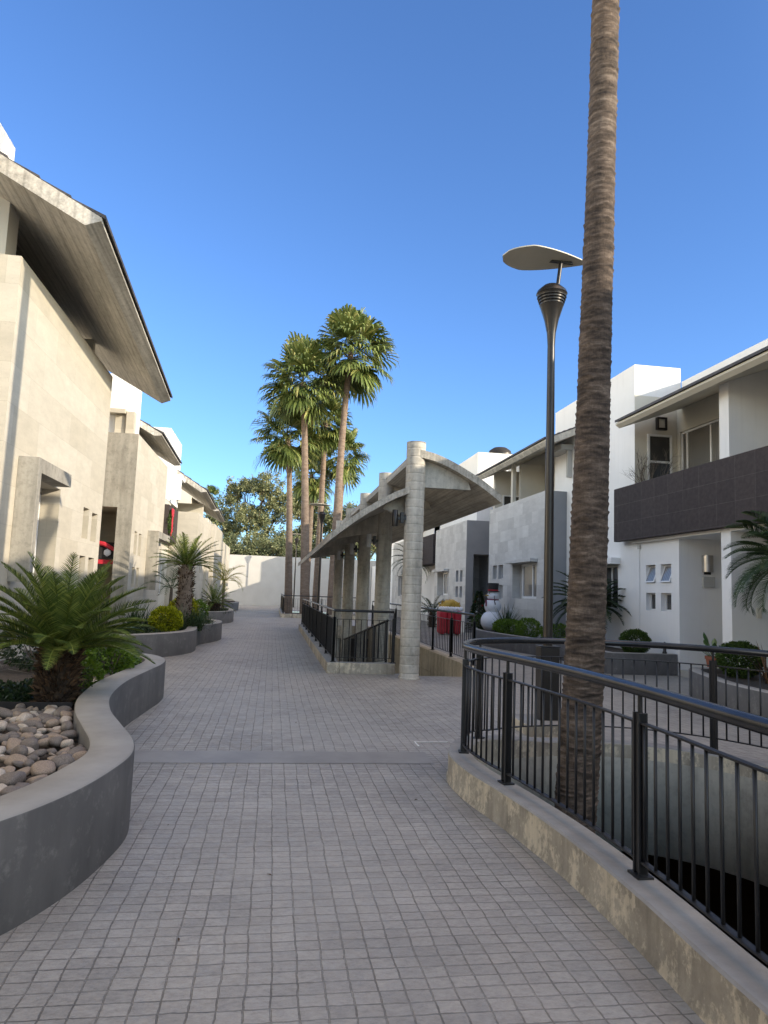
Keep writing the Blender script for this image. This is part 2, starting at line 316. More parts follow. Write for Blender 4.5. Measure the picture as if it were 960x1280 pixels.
# ---------------------------------------------------------------- mesh helpers
class MB:
    def __init__(s): s.v = []; s.f = []
    def add(s, vs, fs):
        o = len(s.v); s.v += [tuple(p) for p in vs]; s.f += [tuple(i + o for i in f) for f in fs]; return s
    def box(s, x0, x1, y0, y1, z0, z1):
        return s.add([(x0,y0,z0),(x1,y0,z0),(x1,y1,z0),(x0,y1,z0),(x0,y0,z1),(x1,y0,z1),(x1,y1,z1),(x0,y1,z1)],
                     [(0,3,2,1),(4,5,6,7),(0,1,5,4),(1,2,6,5),(2,3,7,6),(3,0,4,7)])
    def hexa(s, p): return s.add(p, [(0,3,2,1),(4,5,6,7),(0,1,5,4),(1,2,6,5),(2,3,7,6),(3,0,4,7)])
    def prism_y(s, prof, y0, y1):
        n = len(prof)
        return s.add([(x, y0, z) for x, z in prof] + [(x, y1, z) for x, z in prof],
                     [tuple(range(n))[::-1], tuple(range(n, 2*n))] + [(i, (i+1) % n, n+(i+1) % n, n+i) for i in range(n)])
    def prism_z(s, prof, z0, z1):
        n = len(prof)
        return s.add([(x, y, z0) for x, y in prof] + [(x, y, z1) for x, y in prof],
                     [tuple(range(n))[::-1], tuple(range(n, 2*n))] + [(i, (i+1) % n, n+(i+1) % n, n+i) for i in range(n)])
    def tube(s, path, r, seg=8, caps=True, flat=None):
        pts = [Vector(p) for p in path]; n = len(pts)
        rr = r if hasattr(r, '__len__') else [r]*n
        o = len(s.v); up = Vector((0, 0, 1))
        t0 = (pts[1]-pts[0]).normalized(); a = up.cross(t0)
        if a.length < 1e-3: a = Vector((1, 0, 0))
        a.normalize()
        for i in range(n):
            t = (pts[min(i+1, n-1)] - pts[max(i-1, 0)]).normalized()
            a = (a - t*a.dot(t)).normalized(); b = t.cross(a)
            for k in range(seg):
                an = 2*PI*(k+0.5)/seg
                s.v.append(tuple(pts[i] + (a*math.cos(an) + b*math.sin(an))*rr[i]))
        for i in range(n-1):
            for k in range(seg):
                s.f.append((o+i*seg+k, o+i*seg+(k+1) % seg, o+(i+1)*seg+(k+1) % seg, o+(i+1)*seg+k))
        if caps:
            s.f.append(tuple(o+k for k in range(seg))[::-1]); s.f.append(tuple(o+(n-1)*seg+k for k in range(seg)))
        return s
    def lathe(s, prof, cx=0, cy=0, seg=24, cap=True):
        o = len(s.v); n = len(prof)
        for r, z in prof:
            for k in range(seg):
                an = 2*PI*k/seg; s.v.append((cx+r*math.cos(an), cy+r*math.sin(an), z))
        for i in range(n-1):
            for k in range(seg):
                s.f.append((o+i*seg+k, o+i*seg+(k+1) % seg, o+(i+1)*seg+(k+1) % seg, o+(i+1)*seg+k))
        if cap:
            s.f.append(tuple(o+k for k in range(seg))[::-1]); s.f.append(tuple(o+(n-1)*seg+k for k in range(seg)))
        return s
    def panel(s, O, U, V, ul, vl, Nn, holes, depth):
        """rectangle with rectangular holes; each hole gets reveals and a back face at its depth"""
        O = Vector(O); U = Vector(U); V = Vector(V); Nn = Vector(Nn)
        us = sorted({0, ul, *[h[0] for h in holes], *[h[1] for h in holes]})
        vs = sorted({0, vl, *[h[2] for h in holes], *[h[3] for h in holes]})
        def P(u, v, d=0): return O + U*u + V*v - Nn*d
        flip = U.cross(V).dot(Nn) < 0
        def q(ps):
            if flip: ps = ps[::-1]
            s.add(ps, [tuple(range(len(ps)))])
        for i in range(len(us)-1):
            for j in range(len(vs)-1):
                cu_, cv_ = (us[i]+us[i+1])/2, (vs[j]+vs[j+1])/2
                if any(h[0] < cu_ < h[1] and h[2] < cv_ < h[3] for h in holes): continue
                q([P(us[i], vs[j]), P(us[i+1], vs[j]), P(us[i+1], vs[j+1]), P(us[i], vs[j+1])])
        for h in holes:
            a, b, c, d = h[:4]; D = h[4] if len(h) > 4 else depth
            q([P(a,c), P(a,c,D), P(b,c,D), P(b,c)][::-1]); q([P(a,d), P(b,d), P(b,d,D), P(a,d,D)][::-1])
            q([P(a,c), P(a,d), P(a,d,D), P(a,c,D)][::-1]); q([P(b,c), P(b,c,D), P(b,d,D), P(b,d)][::-1])
            q([P(a,c,D), P(b,c,D), P(b,d,D), P(a,d,D)])
        return s
    def build(s, name, mat, parent=None, smooth=False, bevel=0, auto=None):
        me = bpy.data.meshes.new(name)
        o = parent.matrix_world.translation if parent else Vector((0, 0, 0))
        base = Vector(BASE.get(parent.name, (0,0,0))) if parent else Vector((0,0,0))
        vs = [(x-base.x, y-base.y, z-base.z) for x, y, z in s.v] if parent else s.v
        me.from_pydata(vs, [], s.f); me.update()
        if isinstance(mat, str): mat = MAT[mat]
        me.materials.append(mat)
        if smooth: me.polygons.foreach_set("use_smooth", [True]*len(me.polygons))
        ob = bpy.data.objects.new(name, me); COL.objects.link(ob)
        if auto: 
            me.polygons.foreach_set("use_smooth", [True]*len(me.polygons))
            me.set_sharp_from_angle(angle=math.radians(auto))
        if bevel:
            md = ob.modifiers.new("edge", 'BEVEL'); md.width = bevel; md.segments = 2; md.limit_method = 'ANGLE'; md.angle_limit = math.radians(40)
        if parent:
            ob.parent = parent
            BASE[ob.name] = tuple(base)
        else: BASE[ob.name] = (0,0,0)
        return ob
BASE = {}
def thing(name, label, cat, loc=(0,0,0), group=None):
    o = bpy.data.objects.new(name, None); COL.objects.link(o); o.location = loc; o.empty_display_size = 0.2
    BASE[o.name] = tuple(loc)
    o['label'] = label; o['category'] = cat
    if group: o['group'] = group
    return o
def tag(o, label, cat, group=None):
    o['label'] = label; o['category'] = cat
    if group: o['group'] = group
    return o
def struct(o): o['kind'] = 'structure'; return o
def copy_tree(o, parent=None):
    c = o.copy(); COL.objects.link(c)
    if parent: c.parent = parent
    BASE[c.name] = BASE.get(o.name, (0,0,0))
    for ch in list(o.children): copy_tree(ch, c)
    return c
def spline(pts, n=8, closed=False):
    P = [Vector(p) for p in pts]; out = []; m = len(P)
    for i in range(m if closed else m-1):
        if closed: a, b, c, d = P[(i-1) % m], P[i], P[(i+1) % m], P[(i+2) % m]
        else: a, b, c, d = P[max(i-1, 0)], P[i], P[i+1], P[min(i+2, m-1)]
        for k in range(n):
            t = k/n
            out.append(0.5*((2*b) + (c-a)*t + (2*a-5*b+4*c-d)*t*t + (3*b-a-3*c+d)*t**3))
    if not closed: out.append(P[-1])
    return out
def offset(poly, d, closed=False):
    """move a 2-D polyline sideways (to its left for d > 0)"""
    n = len(poly); out = []
    for i in range(n):
        if closed: t = poly[(i+1) % n] - poly[(i-1) % n]
        else: t = poly[min(i+1, n-1)] - poly[max(i-1, 0)]
        t = Vector((t.x, t.y)).normalized()
        out.append(Vector((poly[i].x - t.y*d, poly[i].y + t.x*d)))
    return out
def strip_wall(mb, outer, inner, z0, z1, zi0=None, ch=0.012, closed=False):
    """a wall between two polylines, its top edges eased"""
    zi0 = z0 if zi0 is None else zi0
    n = len(outer); o = len(mb.v); R = 6
    for a, b in zip(outer, inner):
        d = (Vector((b.x, b.y)) - Vector((a.x, a.y))); L = d.length; d = d/L if L > 1e-6 else Vector((0, 0))
        mb.v += [(a.x, a.y, z0), (a.x, a.y, z1-ch), (a.x+d.x*ch, a.y+d.y*ch, z1), (b.x-d.x*ch, b.y-d.y*ch, z1), (b.x, b.y, z1-ch), (b.x, b.y, zi0)]
    for i in range(n if closed else n-1):
        j = (i+1) % n
        for k in range(R-1):
            mb.f.append((o+i*R+k, o+j*R+k, o+j*R+k+1, o+i*R+k+1))
    if not closed:
        mb.f.append(tuple(o+k for k in range(R))); mb.f.append(tuple(o+(n-1)*R+k for k in range(R))[::-1])
    return mb
def fill_poly(name, loops, z, mat, parent=None):
    bm = bmesh.new(); es = []
    for lp in loops:
        vs = [bm.verts.new((p[0], p[1], z)) for p in lp]
        for i in range(len(vs)): es.append(bm.edges.new((vs[i], vs[(i+1) % len(vs)])))
    bmesh.ops.triangle_fill(bm, use_beauty=True, use_dissolve=False, edges=es)
    for f in bm.faces:
        if f.normal.z < 0: f.normal_flip()
    mb = MB(); bm.verts.index_update()
    mb.v = [tuple(v.co) for v in bm.verts]; mb.f = [tuple(v.index for v in f.verts) for f in bm.faces]
    bm.free()
    return mb.build(name, mat, parent)
# ---------------------------------------------------------------- ground with the pit, the stairwell and the palm bed cut out
pit_c = spline([(1.86,-1.2),(1.86,1.6),(1.87,2.6),(1.90,3.4),(1.885,4.25),(1.81,5.05),(1.72,5.7),(1.73,6.3),(1.95,6.85),(2.35,7.2),(2.9,7.38),(3.5,7.38),(4.05,7.15),(4.5,6.7),(4.8,6.0),(4.95,5.0),(5.0,3.4),(5.0,1.0),(4.9,-1.0),(4.2,-2.2),(3.3,-2.5),(2.4,-2.1)], 6, True)
pit_out = offset(pit_c, 0.13, True); pit_in = offset(pit_c, -0.13, True)
if pit_out[10].x > pit_in[10].x: pit_out = offset(pit_c, -0.13, True); pit_in = offset(pit_c, 0.075, True)
else: pit_in = offset(pit_c, -0.075, True)
SX0, SX1, SY0, SY1 = 1.30, 3.98, 14.36, 29.2     # stairwell
PX0, PX1, PY0, PY1 = 0.75, 4.9, 40.7, 52.0       # far palm bed
loops = [[(-400,-300),(400,-300),(400,900),(-400,900)],
         [(p.x, p.y) for p in pit_c],
         [(SX0,SY0),(2.75,SY0),(2.75,14.05),(SX1,14.05),(SX1,SY1),(SX0,SY1)],
         [(PX0,PY0),(PX1,PY0),(PX1,PY1),(PX0,PY1)]]
g = struct(fill_poly("ground_paving", loops, 0.0, 'paving'))
j = MB().add([(-1.5,6.90,.004),(1.60,6.88,.004),(1.62,7.37,.004),(-1.5,7.40,.004)], [(0,1,2,3)])
struct(j.build("paving_joint", 'joint'))
# basement under the openings
b = MB()
b.add([(-2,-6,-3.1),(9,-6,-3.1),(9,56,-3.1),(-2,56,-3.1)], [(0,1,2,3)])
struct(b.build("garage_floor", 'asphalt'))
b = MB()
for x0, x1, y0, y1 in ((-2.2,-2,-6,56),(9,9.2,-6,56),(-2,9,-6.2,-6),(-2,9,56,56.2)): b.box(x0,x1,y0,y1,-3.1,-0.3)
struct(b.build("garage_wall", 'asphalt'))

# oval pit: low kerb wall, skirt below ground
oval = thing("oval_kerb", "low oval concrete kerb with flaking yellow plaster round the sunken palm pit", "kerb", (3.3,2.5,0))
mb = MB()
def kz(p):     # the kerb stands taller on the walkway side
    t = min(1, max(0, (7.0-p.y)/1.2)); s_ = 1 if p.x < 3 else 0
    return 0.235
n = len(pit_c); R = 8
def zt(p): return 0.235 if (p.x < 2.2 and p.y < 6.9) else max(0.10, 0.235 - 0.11*min(1, max(0, (p.x-1.9)/1.0)))
o0 = 0
for a, c in zip(pit_out, pit_in):
    d = Vector((c.x-a.x, c.y-a.y)).normalized(); z1 = zt((a+c)/2)
    e_ = Vector((a.x,a.y))-d*.012
    mb.v += [(e_.x,e_.y,-0.05),(e_.x,e_.y,.010),(a.x,a.y,.040),(a.x,a.y,z1-.012),(a.x+d.x*.012,a.y+d.y*.012,z1),(c.x-d.x*.012,c.y-d.y*.012,z1),(c.x,c.y,z1-.012),(c.x,c.y,-.02)]
for i in range(n):
    k2 = (i+1) % n
    for k in range(R-1): mb.f.append((i*R+k, k2*R+k, k2*R+k+1, i*R+k+1))
mb.build("kerb_wall", 'kerb', oval, auto=35)
mb = MB()
for c in pit_in: mb.v += [(c.x,c.y,-.02),(c.x,c.y,-0.95)]
for i in range(n):
    k2 = (i+1) % n; mb.f.append((2*i, 2*k2, 2*k2+1, 2*i+1))
for c, d in zip(pit_in, pit_out): mb.v += [(d.x,d.y,-0.95)]
for i in range(n):
    k2 = (i+1) % n; mb.f.append((2*i+1, 2*k2+1, 2*n+k2, 2*n+i))
mb.build("pit_skirt", 'pit', oval, smooth=True)

# ---------------------------------------------------------------- railings
def flat_bar(mb, a, b, w, h):
    """a bar of rectangular section between two points (w sideways, h tall)"""
    a = Vector(a); b = Vector(b); t = (b-a); t2 = Vector((t.x, t.y, 0)).normalized(); s_ = Vector((-t2.y, t2.x, 0))*w/2; u = Vector((0,0,h/2))
    mb.hexa([a-s_-u, a+s_-u, b+s_-u, b-s_-u, a-s_+u, a+s_+u, b+s_+u, b-s_+u][0:4] + [a-s_+u, a+s_+u, b+s_+u, b-s_+u])
def post(parent, x, y, ang, z0, z1, bar=0.05, gap=0.034, thick=0.014, plate=True):
    """a post of two flat bars on a base plate"""
    m = MB(); ca, sa = math.cos(ang), math.sin(ang)
    def P(u, v, z): return (x+u*ca-v*sa, y+u*sa+v*ca, z)
    for sgn in (-1, 1):
        u0, u1 = (gap/2, gap/2+thick) if sgn > 0 else (-gap/2-thick, -gap/2)
        m.hexa([P(u0,-bar/2,z0),P(u1,-bar/2,z0),P(u1,bar/2,z0),P(u0,bar/2,z0),P(u0,-bar/2,z1),P(u1,-bar/2,z1),P(u1,bar/2,z1),P(u0,bar/2,z1)])
    a = gap/2+thick
    m.hexa([P(-a,-bar*.35,z0+.02),P(a,-bar*.35,z0+.02),P(a,bar*.35,z0+.02),P(-a,bar*.35,z0+.02),P(-a,-bar*.35,z1-.004),P(a,-bar*.35,z1-.004),P(a,bar*.35,z1-.004),P(-a,bar*.35,z1-.004)])
    if plate:
        a, c = .055, .042
        m.hexa([P(-a,-c,z0),P(a,-c,z0),P(a,c,z0),P(-a,c,z0),P(-a,-c,z0+.012),P(a,-c,z0+.012),P(a,c,z0+.012),P(-a,c,z0+.012)])
    m.tube([(x,y,z1-.01),(x,y,z1+.11)], 0.012, 8)
    return m.build("post", 'metal', parent, auto=30)
def along(poly, step):
    """points every `step` along a polyline with their direction"""
    out = []; acc = 0.0; nxt = 0.0
    for a, b in zip(poly, poly[1:]):
        L = (b-a).length
        while L > 0 and nxt <= acc+L:
            t = (nxt-acc)/L; out.append((a.lerp(b, t), (b-a).normalized())); nxt += step
        acc += L
    return out
rl = thing("oval_railing", "curved black steel railing with a thick round handrail on the oval kerb", "railing", (3.3,2.5,0))
path = [Vector((p.x, p.y, zt(p))) for p in pit_c + pit_c[:1]]
inn = offset(path, 0.02) ; cen = [Vector((q.x, q.y, p.z)) for q, p in zip(path, path)]
RZ = 1.15
mt = MB(); mt.tube([(p.x, p.y, RZ) for p in cen], 0.033, 16); mt.build("handrail", 'tube', rl, smooth=True)
def ribbon(name, zf, w, h):
    m = MB(); pts = cen; no = len(pts)
    sd = offset(pts, w/2); se = offset(pts, -w/2)
    for a, b_, p in zip(sd, se, pts):
        z = zf(p); m.v += [(a.x,a.y,z-h/2),(a.x,a.y,z+h/2),(b_.x,b_.y,z+h/2),(b_.x,b_.y,z-h/2)]
    for i in range(no-1):
        for k in range(4): m.f.append((i*4+k, (i+1)*4+k, (i+1)*4+(k+1) % 4, i*4+(k+1) % 4))
    m.build(name, 'metal', rl)
ribbon("upper_rail", lambda p: 0.985, 0.034, 0.010)
ribbon("lower_rail", lambda p: max(p.z, .2)+0.075, 0.034, 0.010)
rpts = along(cen, 0.112); hid = MB()
for i, (p, d) in enumerate(rpts):
    m = hid if p.y < 2.2 else MB()
    m.tube([(p.x,p.y,max(p.z,.2)+.08),(p.x,p.y,.982)], 0.0085, 6)
    if m is not hid: m.build("baluster", 'metal', rl, smooth=True)
hb = hid.build("baluster", 'metal', rl, smooth=True); hb['kind'] = 'stuff'
# posts where the photograph shows them
def nearest(q): return min(range(len(cen)), key=lambda i: (cen[i].xy - Vector(q)).length)
for q in ((1.85,1.9),(1.84,3.50),(1.76,5.22),(1.73,6.32),(2.1,7.0),(3.42,7.39),(4.42,6.8),(4.95,4.9),(5.0,3.0),(5.0,1.0),(4.5,-1.9),(2.8,-2.35),(1.86,0.2)):
    i = nearest(q); t = (cen[min(i+1,len(cen)-1)]-cen[max(i-1,0)]); post(rl, cen[i].x, cen[i].y, math.atan2(t.y,t.x)+PI/2*0, cen[i].z, 1.035)

def straight_railing(label, a, b, z0, posts, nbal, topmat='tube', zt_=1.0, group=None, loc=None):
    a = Vector(a); b = Vector(b); t = (b-a).normalized(); L = (b-a).length; ang = math.atan2(t.y, t.x)
    r = thing("steel_railing", label, "railing", ((a.x+b.x)/2, (a.y+b.y)/2, z0), group)
    m = MB(); m.tube([(a.x,a.y,z0+zt_),(b.x,b.y,z0+zt_)], 0.025, 10); m.build("handrail", topmat, r, auto=50)
    m = MB(); flat_bar(m, (a.x,a.y,z0+zt_-.17), (b.x,b.y,z0+zt_-.17), .034, .01); m.build("upper_rail", 'metal', r)
    m = MB(); flat_bar(m, (a.x,a.y,z0+.09), (b.x,b.y,z0+.09), .034, .01); m.build("lower_rail", 'metal', r)
    for k in range(posts):
        p = a.lerp(b, (k+.0)/(posts-1) if posts > 1 else .5); post(r, p.x, p.y, ang, z0, z0+zt_-.13)
    for k in range(nbal):
        p = a.lerp(b, (k+.5)/nbal); m = MB()
        m.tube([(p.x,p.y,z0+.09),(p.x,p.y,z0+zt_-.172)], 0.008, 5); m.build("baluster", 'metal', r)
    return r

# ---------------------------------------------------------------- shelter over the garage stairs
kb = thing("stairwell_kerb", "low stained concrete kerb round the covered stairwell", "kerb", (2.6,21,0))
KZ = 0.21
m = MB().box(SX0-.17,SX0+.07,SY0-.17,SY1,-.3,KZ); m.build("kerb_wall", 'kerb', kb, bevel=.012)
m = MB().box(SX0+.073,2.47,SY0-.168,SY0+.07,-.3,KZ-.003); m.build("kerb_wall", 'kerb', kb, bevel=.012)
m = MB().box(SX1-.05,SX1+.2,14.06,SY1,-.3,KZ); m.build("kerb_wall", 'wellwall', kb, bevel=.012)
m = MB().box(SX0+.073,SX1-.053,SY1-.07,SY1+.17,-.3,KZ-.003); m.build("kerb_wall", 'kerb', kb, bevel=.012)
m = MB().box(SX1-.045,SX1+.195,14.06,SY1,-2.9,-.303); m.build("well_wall", 'wellwall', kb)
m = MB().box(SX0-.17,SX0+.06,SY0-.17,SY1,-2.9,-.303); m.build("well_wall", 'pit', kb)
straight_railing("long black railing left of the shelter columns beside the walkway", (SX0-.05,SY0-.05), (SX0-.05,SY1-.1), KZ, 9, 92, group="railings round the covered stairs")
straight_railing("short black railing across the near end of the covered stairwell", (SX0-.05,SY0-.05), (2.44,SY0-.05), KZ, 2, 10, 'metal', group="railings round the covered stairs")
straight_railing("black railing from the nearest shelter column along the red gift basket side", (SX1+.08,14.2), (SX1+.08,SY1-.1), KZ, 9, 92, 'tube', group="railings round the covered stairs")
st = thing("garage_stairs", "concrete stairs going down under the shelter behind the nearest column", "stairs", (3.35,17,-2.9))
m = MB(); prof = [(14.06, -3.05)]; y, z = 14.06, -.17
pr = []
for k in range(16):
    pr += [(y, z), (y+.42, z)]; y += .42; z -= .17
vs = [(2.76, p[0], p[1]) for p in pr] + [(2.76, pr[-1][0], -3.05), (2.76, 14.06, -3.05)]
nn = len(vs); vs2 = [(3.93, b_, c_) for _, b_, c_ in vs]
m.add(vs+vs2, [tuple(range(nn))[::-1], tuple(range(nn,2*nn))] + [(i,(i+1) % nn,nn+(i+1) % nn,nn+i) for i in range(nn)])
m.build("flight", 'cast', st)
sr = thing("stair_railing", "black sloping handrail going down the covered stairs between the columns", "railing", (2.4,18,0))
ra, rb = Vector((2.36,14.6,1.03)), Vector((2.36,23.2,0.06))
m = MB().tube([ra, rb], .024, 10); m.build("handrail", 'tube', sr, smooth=True)
m = MB(); flat_bar(m, ra-Vector((0,0,.8)), rb-Vector((0,0,.8)), .034, .01); m.build("lower_rail", 'metal', sr)
for k in range(44):
    p = ra.lerp(rb, (k+.5)/44); m = MB()
    if k % 9 == 0: m.box(p.x-.02,p.x+.02,p.y-.035,p.y+.035,p.z-1.5,p.z-.01); m.build("post", 'metal', sr)
    else: m.tube([(p.x,p.y,p.z-.8),(p.x,p.y,p.z-.02)], .008, 5); m.build("baluster", 'metal', sr)

sh = thing("walkway_shelter", "concrete shelter with two curved roof shells on round columns", "shelter", (2.64,21,0))
colY = (13.6, 17.3, 21.15, 25.3, 29.4)
for i, y in enumerate(colY):
    zb = 0.0 if i == 0 else -3.05; top = 4.5 if i < 4 else 4.4
    prof = []; z = zb; r0 = 0.187
    rr = random.Random(i)
    # faint spiral-form joints every 16 cm
    prof.append((r0, zb))
    z = zb+.1
    while z < top-.05:
        prof += [(r0, z-.008), (r0-.006, z-.001), (r0-.006, z+.004), (r0, z+.012), (r0, z+.03), (r0, z+.135)]; z += .165
    prof.append((r0, top))
    m = MB().lathe(prof, 2.64, y, 32); m.build("column", 'cast', sh, auto=60)
    if i == 0:
        m = MB().lathe([(.205,0),(.205,.02),(.195,.03)], 2.64, y, 32); m.build("column_base", 'cast', sh)
def arc(pts, n=6): return [(p.x, p.y) for p in spline([(a, b) for a, b in pts], n)]
rt = arc([(2.62,4.37),(2.95,4.31),(3.28,4.19),(3.6,4.03),(3.95,3.83),(4.33,3.56)])
lt = arc([(2.74,3.72),(2.45,3.61),(2.19,3.49),(1.73,3.21),(1.40,2.97),(1.02,2.66)])
def shell(name, top, th, y0, y1):
    prof = top + [(x - th*.5*(1 if name == 'x' else 0), z-th) for x, z in top[::-1]]
    m = MB(); n_ = len(top)
    ys = [y0 + (y1-y0)*k/10 for k in range(11)]
    for y in ys:
        m.v += [(x,y,z) for x, z in top] + [(x,y,z-th) for x, z in top]
    K = 2*n_
    for a in range(10):
        for k in range(n_-1):
            m.f += [(a*K+k, (a+1)*K+k, (a+1)*K+k+1, a*K+k+1), (a*K+n_+k, a*K+n_+k+1, (a+1)*K+n_+k+1, (a+1)*K+n_+k)]
        m.f += [(a*K, a*K+n_, (a+1)*K+n_, (a+1)*K), (a*K+n_-1, (a+1)*K+n_-1, (a+1)*K+K-1, a*K+K-1)]
    for a in (0, 10):
        for k in range(n_-1): m.f.append((a*K+k, a*K+k+1, a*K+n_+k+1, a*K+n_+k))
    return m.build("roof_shell", 'shell', sh, auto=40)
shell("r", rt, .15, 13.42, 30.0); shell("l", lt, .13, 13.46, 30.2)
for i, y in enumerate(colY):
    y0 = y+.03 if i == 0 else y-.07
    # right diaphragm: fills the vault above a tie
    xs = [p for p in rt if 2.7 < p[0] < 3.72]
    m = MB().prism_y([(2.70,3.66)] + [(2.70,xs[0][1]-.16)] + [(x, z-.155) for x, z in xs] + [(xs[-1][0]+.05,3.66)], y0, y0+.13); m.build("diaphragm", 'cast', sh)
    y0 = y+.3 if i == 0 else y0
    xs = [p for p in lt if (2.1 if i == 0 else 1.5) < p[0] < 2.6]
    zb = 3.02
    m = MB().prism_y([(2.58,zb+.05)] + [(2.58,xs[0][1]-.14)] + [(x, z-.135) for x, z in xs] + [(xs[-1][0]-.05, xs[-1][1]-.22)], y0, y0+.13); m.build("diaphragm", 'cast', sh)
# wall lamps on the columns
for i, y in enumerate(colY[:4]):
    lp = thing("column_lamp", ["dark twin lamp bracket high on the nearest shelter column", "white cylinder lamp on the second shelter column", "white cylinder lamp on the third shelter column", "white cylinder lamp on the fourth shelter column"][i], "wall lamp", (2.4,y,2.85), "cylinder lamps on the shelter columns")
    z0 = 2.83 if i else 3.02
    m = MB().lathe([(.055,z0-.16),(.058,z0-.15),(.058,z0+.15),(.05,z0+.16)], 2.26, y-.05, 16); m.build("lamp_body", 'frame' if i else 'bronze', lp, auto=40)
    m = MB().box(2.31,2.47,y-.08,y-.02,z0-.03,z0+.03).box(2.36,2.42,y-.12,y+.02,z0-.09,z0+.11); m.build("bracket", 'metal', lp)

# ---------------------------------------------------------------- far palm bed with its kerb and railing
pb = thing("palm_bed_kerb", "low concrete kerb round the far bed of tall palms", "kerb", (2.8,46,0))
m = MB().box(PX0-.2,PX0+.05,PY0-.2,PY1,-.3,.22); m.build("kerb_wall", 'kerb', pb, bevel=.012)
m = MB().box(PX0+.053,PX1,PY0-.198,PY0+.05,-.3,.217); m.build("kerb_wall", 'kerb', pb, bevel=.012)
m = MB().box(PX1-.05,PX1+.2,PY0+.053,PY1,-.3,.22); m.build("kerb_wall", 'kerb', pb, bevel=.012)
straight_railing("far black railing beside the walkway at the tall palm bed", (PX0-.07,PY0-.07), (PX0-.07,PY1-.2), .22, 5, 40, 'metal', group="railings round the tall palm bed")
straight_railing("far black railing across the front of the tall palm bed", (PX0-.07,PY0-.07), (PX1,PY0-.07), .22, 3, 30, 'metal', group="railings round the tall palm bed")
m = MB().box(PX0-.1,PX1+.1,PY0-.1,PY1+.1,-.6,-.08); m.build("soil", 'soil', pb)

# white wall closing the walkway
o = MB().box(-14,24,66,66.3,-.2,4.45).build("boundary_wall", 'endwall'); tag(o, "tall plain white wall closing the far end of the walkway", "wall")
# access cover outlined in white
ac = thing("access_cover", "flush paving cover with a white outline near the oval railing", "cover", (1.95,7.85,0))
m = MB()
for x0,x1,y0,y1 in ((1.60,1.62,7.62,7.86),(1.62,1.98,7.84,7.86)): m.box(x0,x1,y0,y1,.001,.009)
m.build("outline", 'paintline', ac)
# ---------------------------------------------------------------- windows and houses
def xwin(parent, xf, side, y0, y1, z0, z1, pane='glass', bars=(), fw=.045, name="window", hbar=None):
    """a window in a wall that faces along x (side +1 faces +x); xf is the plane of the frame's face"""
    s = side; fr = MB(); d = .05
    def bx(ya, yb, za, zb, dd=0): fr.box(min(xf-s*d, xf+s*dd), max(xf-s*d, xf+s*dd), ya, yb, za, zb)
    bx(y0,y1,z0,z0+fw); bx(y0,y1,z1-fw,z1); bx(y0,y0+fw,z0+fw,z1-fw); bx(y1-fw,y1,z0+fw,z1-fw)
    for b in bars: bx(b-fw/2,b+fw/2,z0+fw,z1-fw)
    if hbar: bx(y0+fw,y1-fw,hbar-fw/2,hbar+fw/2)
    f = fr.build(name, 'frame', parent, bevel=.004)
    xx = xf - s*.03
    p = MB().add([(xx,y0+.01,z0+.01),(xx,y1-.01,z0+.01),(xx,y1-.01,z1-.01),(xx,y0+.01,z1-.01)], [(0,1,2,3) if s > 0 else (3,2,1,0)])
    p.build("pane", pane, f)
    return f
def ywin(parent, yf, x0, x1, z0, z1, pane='glass', bars=(), fw=.045, hbar=None):
    fr = MB()
    def bx(a, b, c, d): fr.box(a, b, yf, yf+.05, c, d)
    bx(x0,x1,z0,z0+fw); bx(x0,x1,z1-fw,z1); bx(x0,x0+fw,z0+fw,z1-fw); bx(x1-fw,x1,z0+fw,z1-fw)
    for b in bars: bx(b-fw/2,b+fw/2,z0+fw,z1-fw)
    if hbar: bx(x0+fw,x1-fw,hbar-fw/2,hbar+fw/2)
    f = fr.build("window", 'frame', parent, bevel=.004)
    MB().add([(x0+.01,yf+.03,z0+.01),(x1-.01,yf+.03,z0+.01),(x1-.01,yf+.03,z1-.01),(x0+.01,yf+.03,z1-.01)], [(0,1,2,3)]).build("pane", pane, f)
    return f
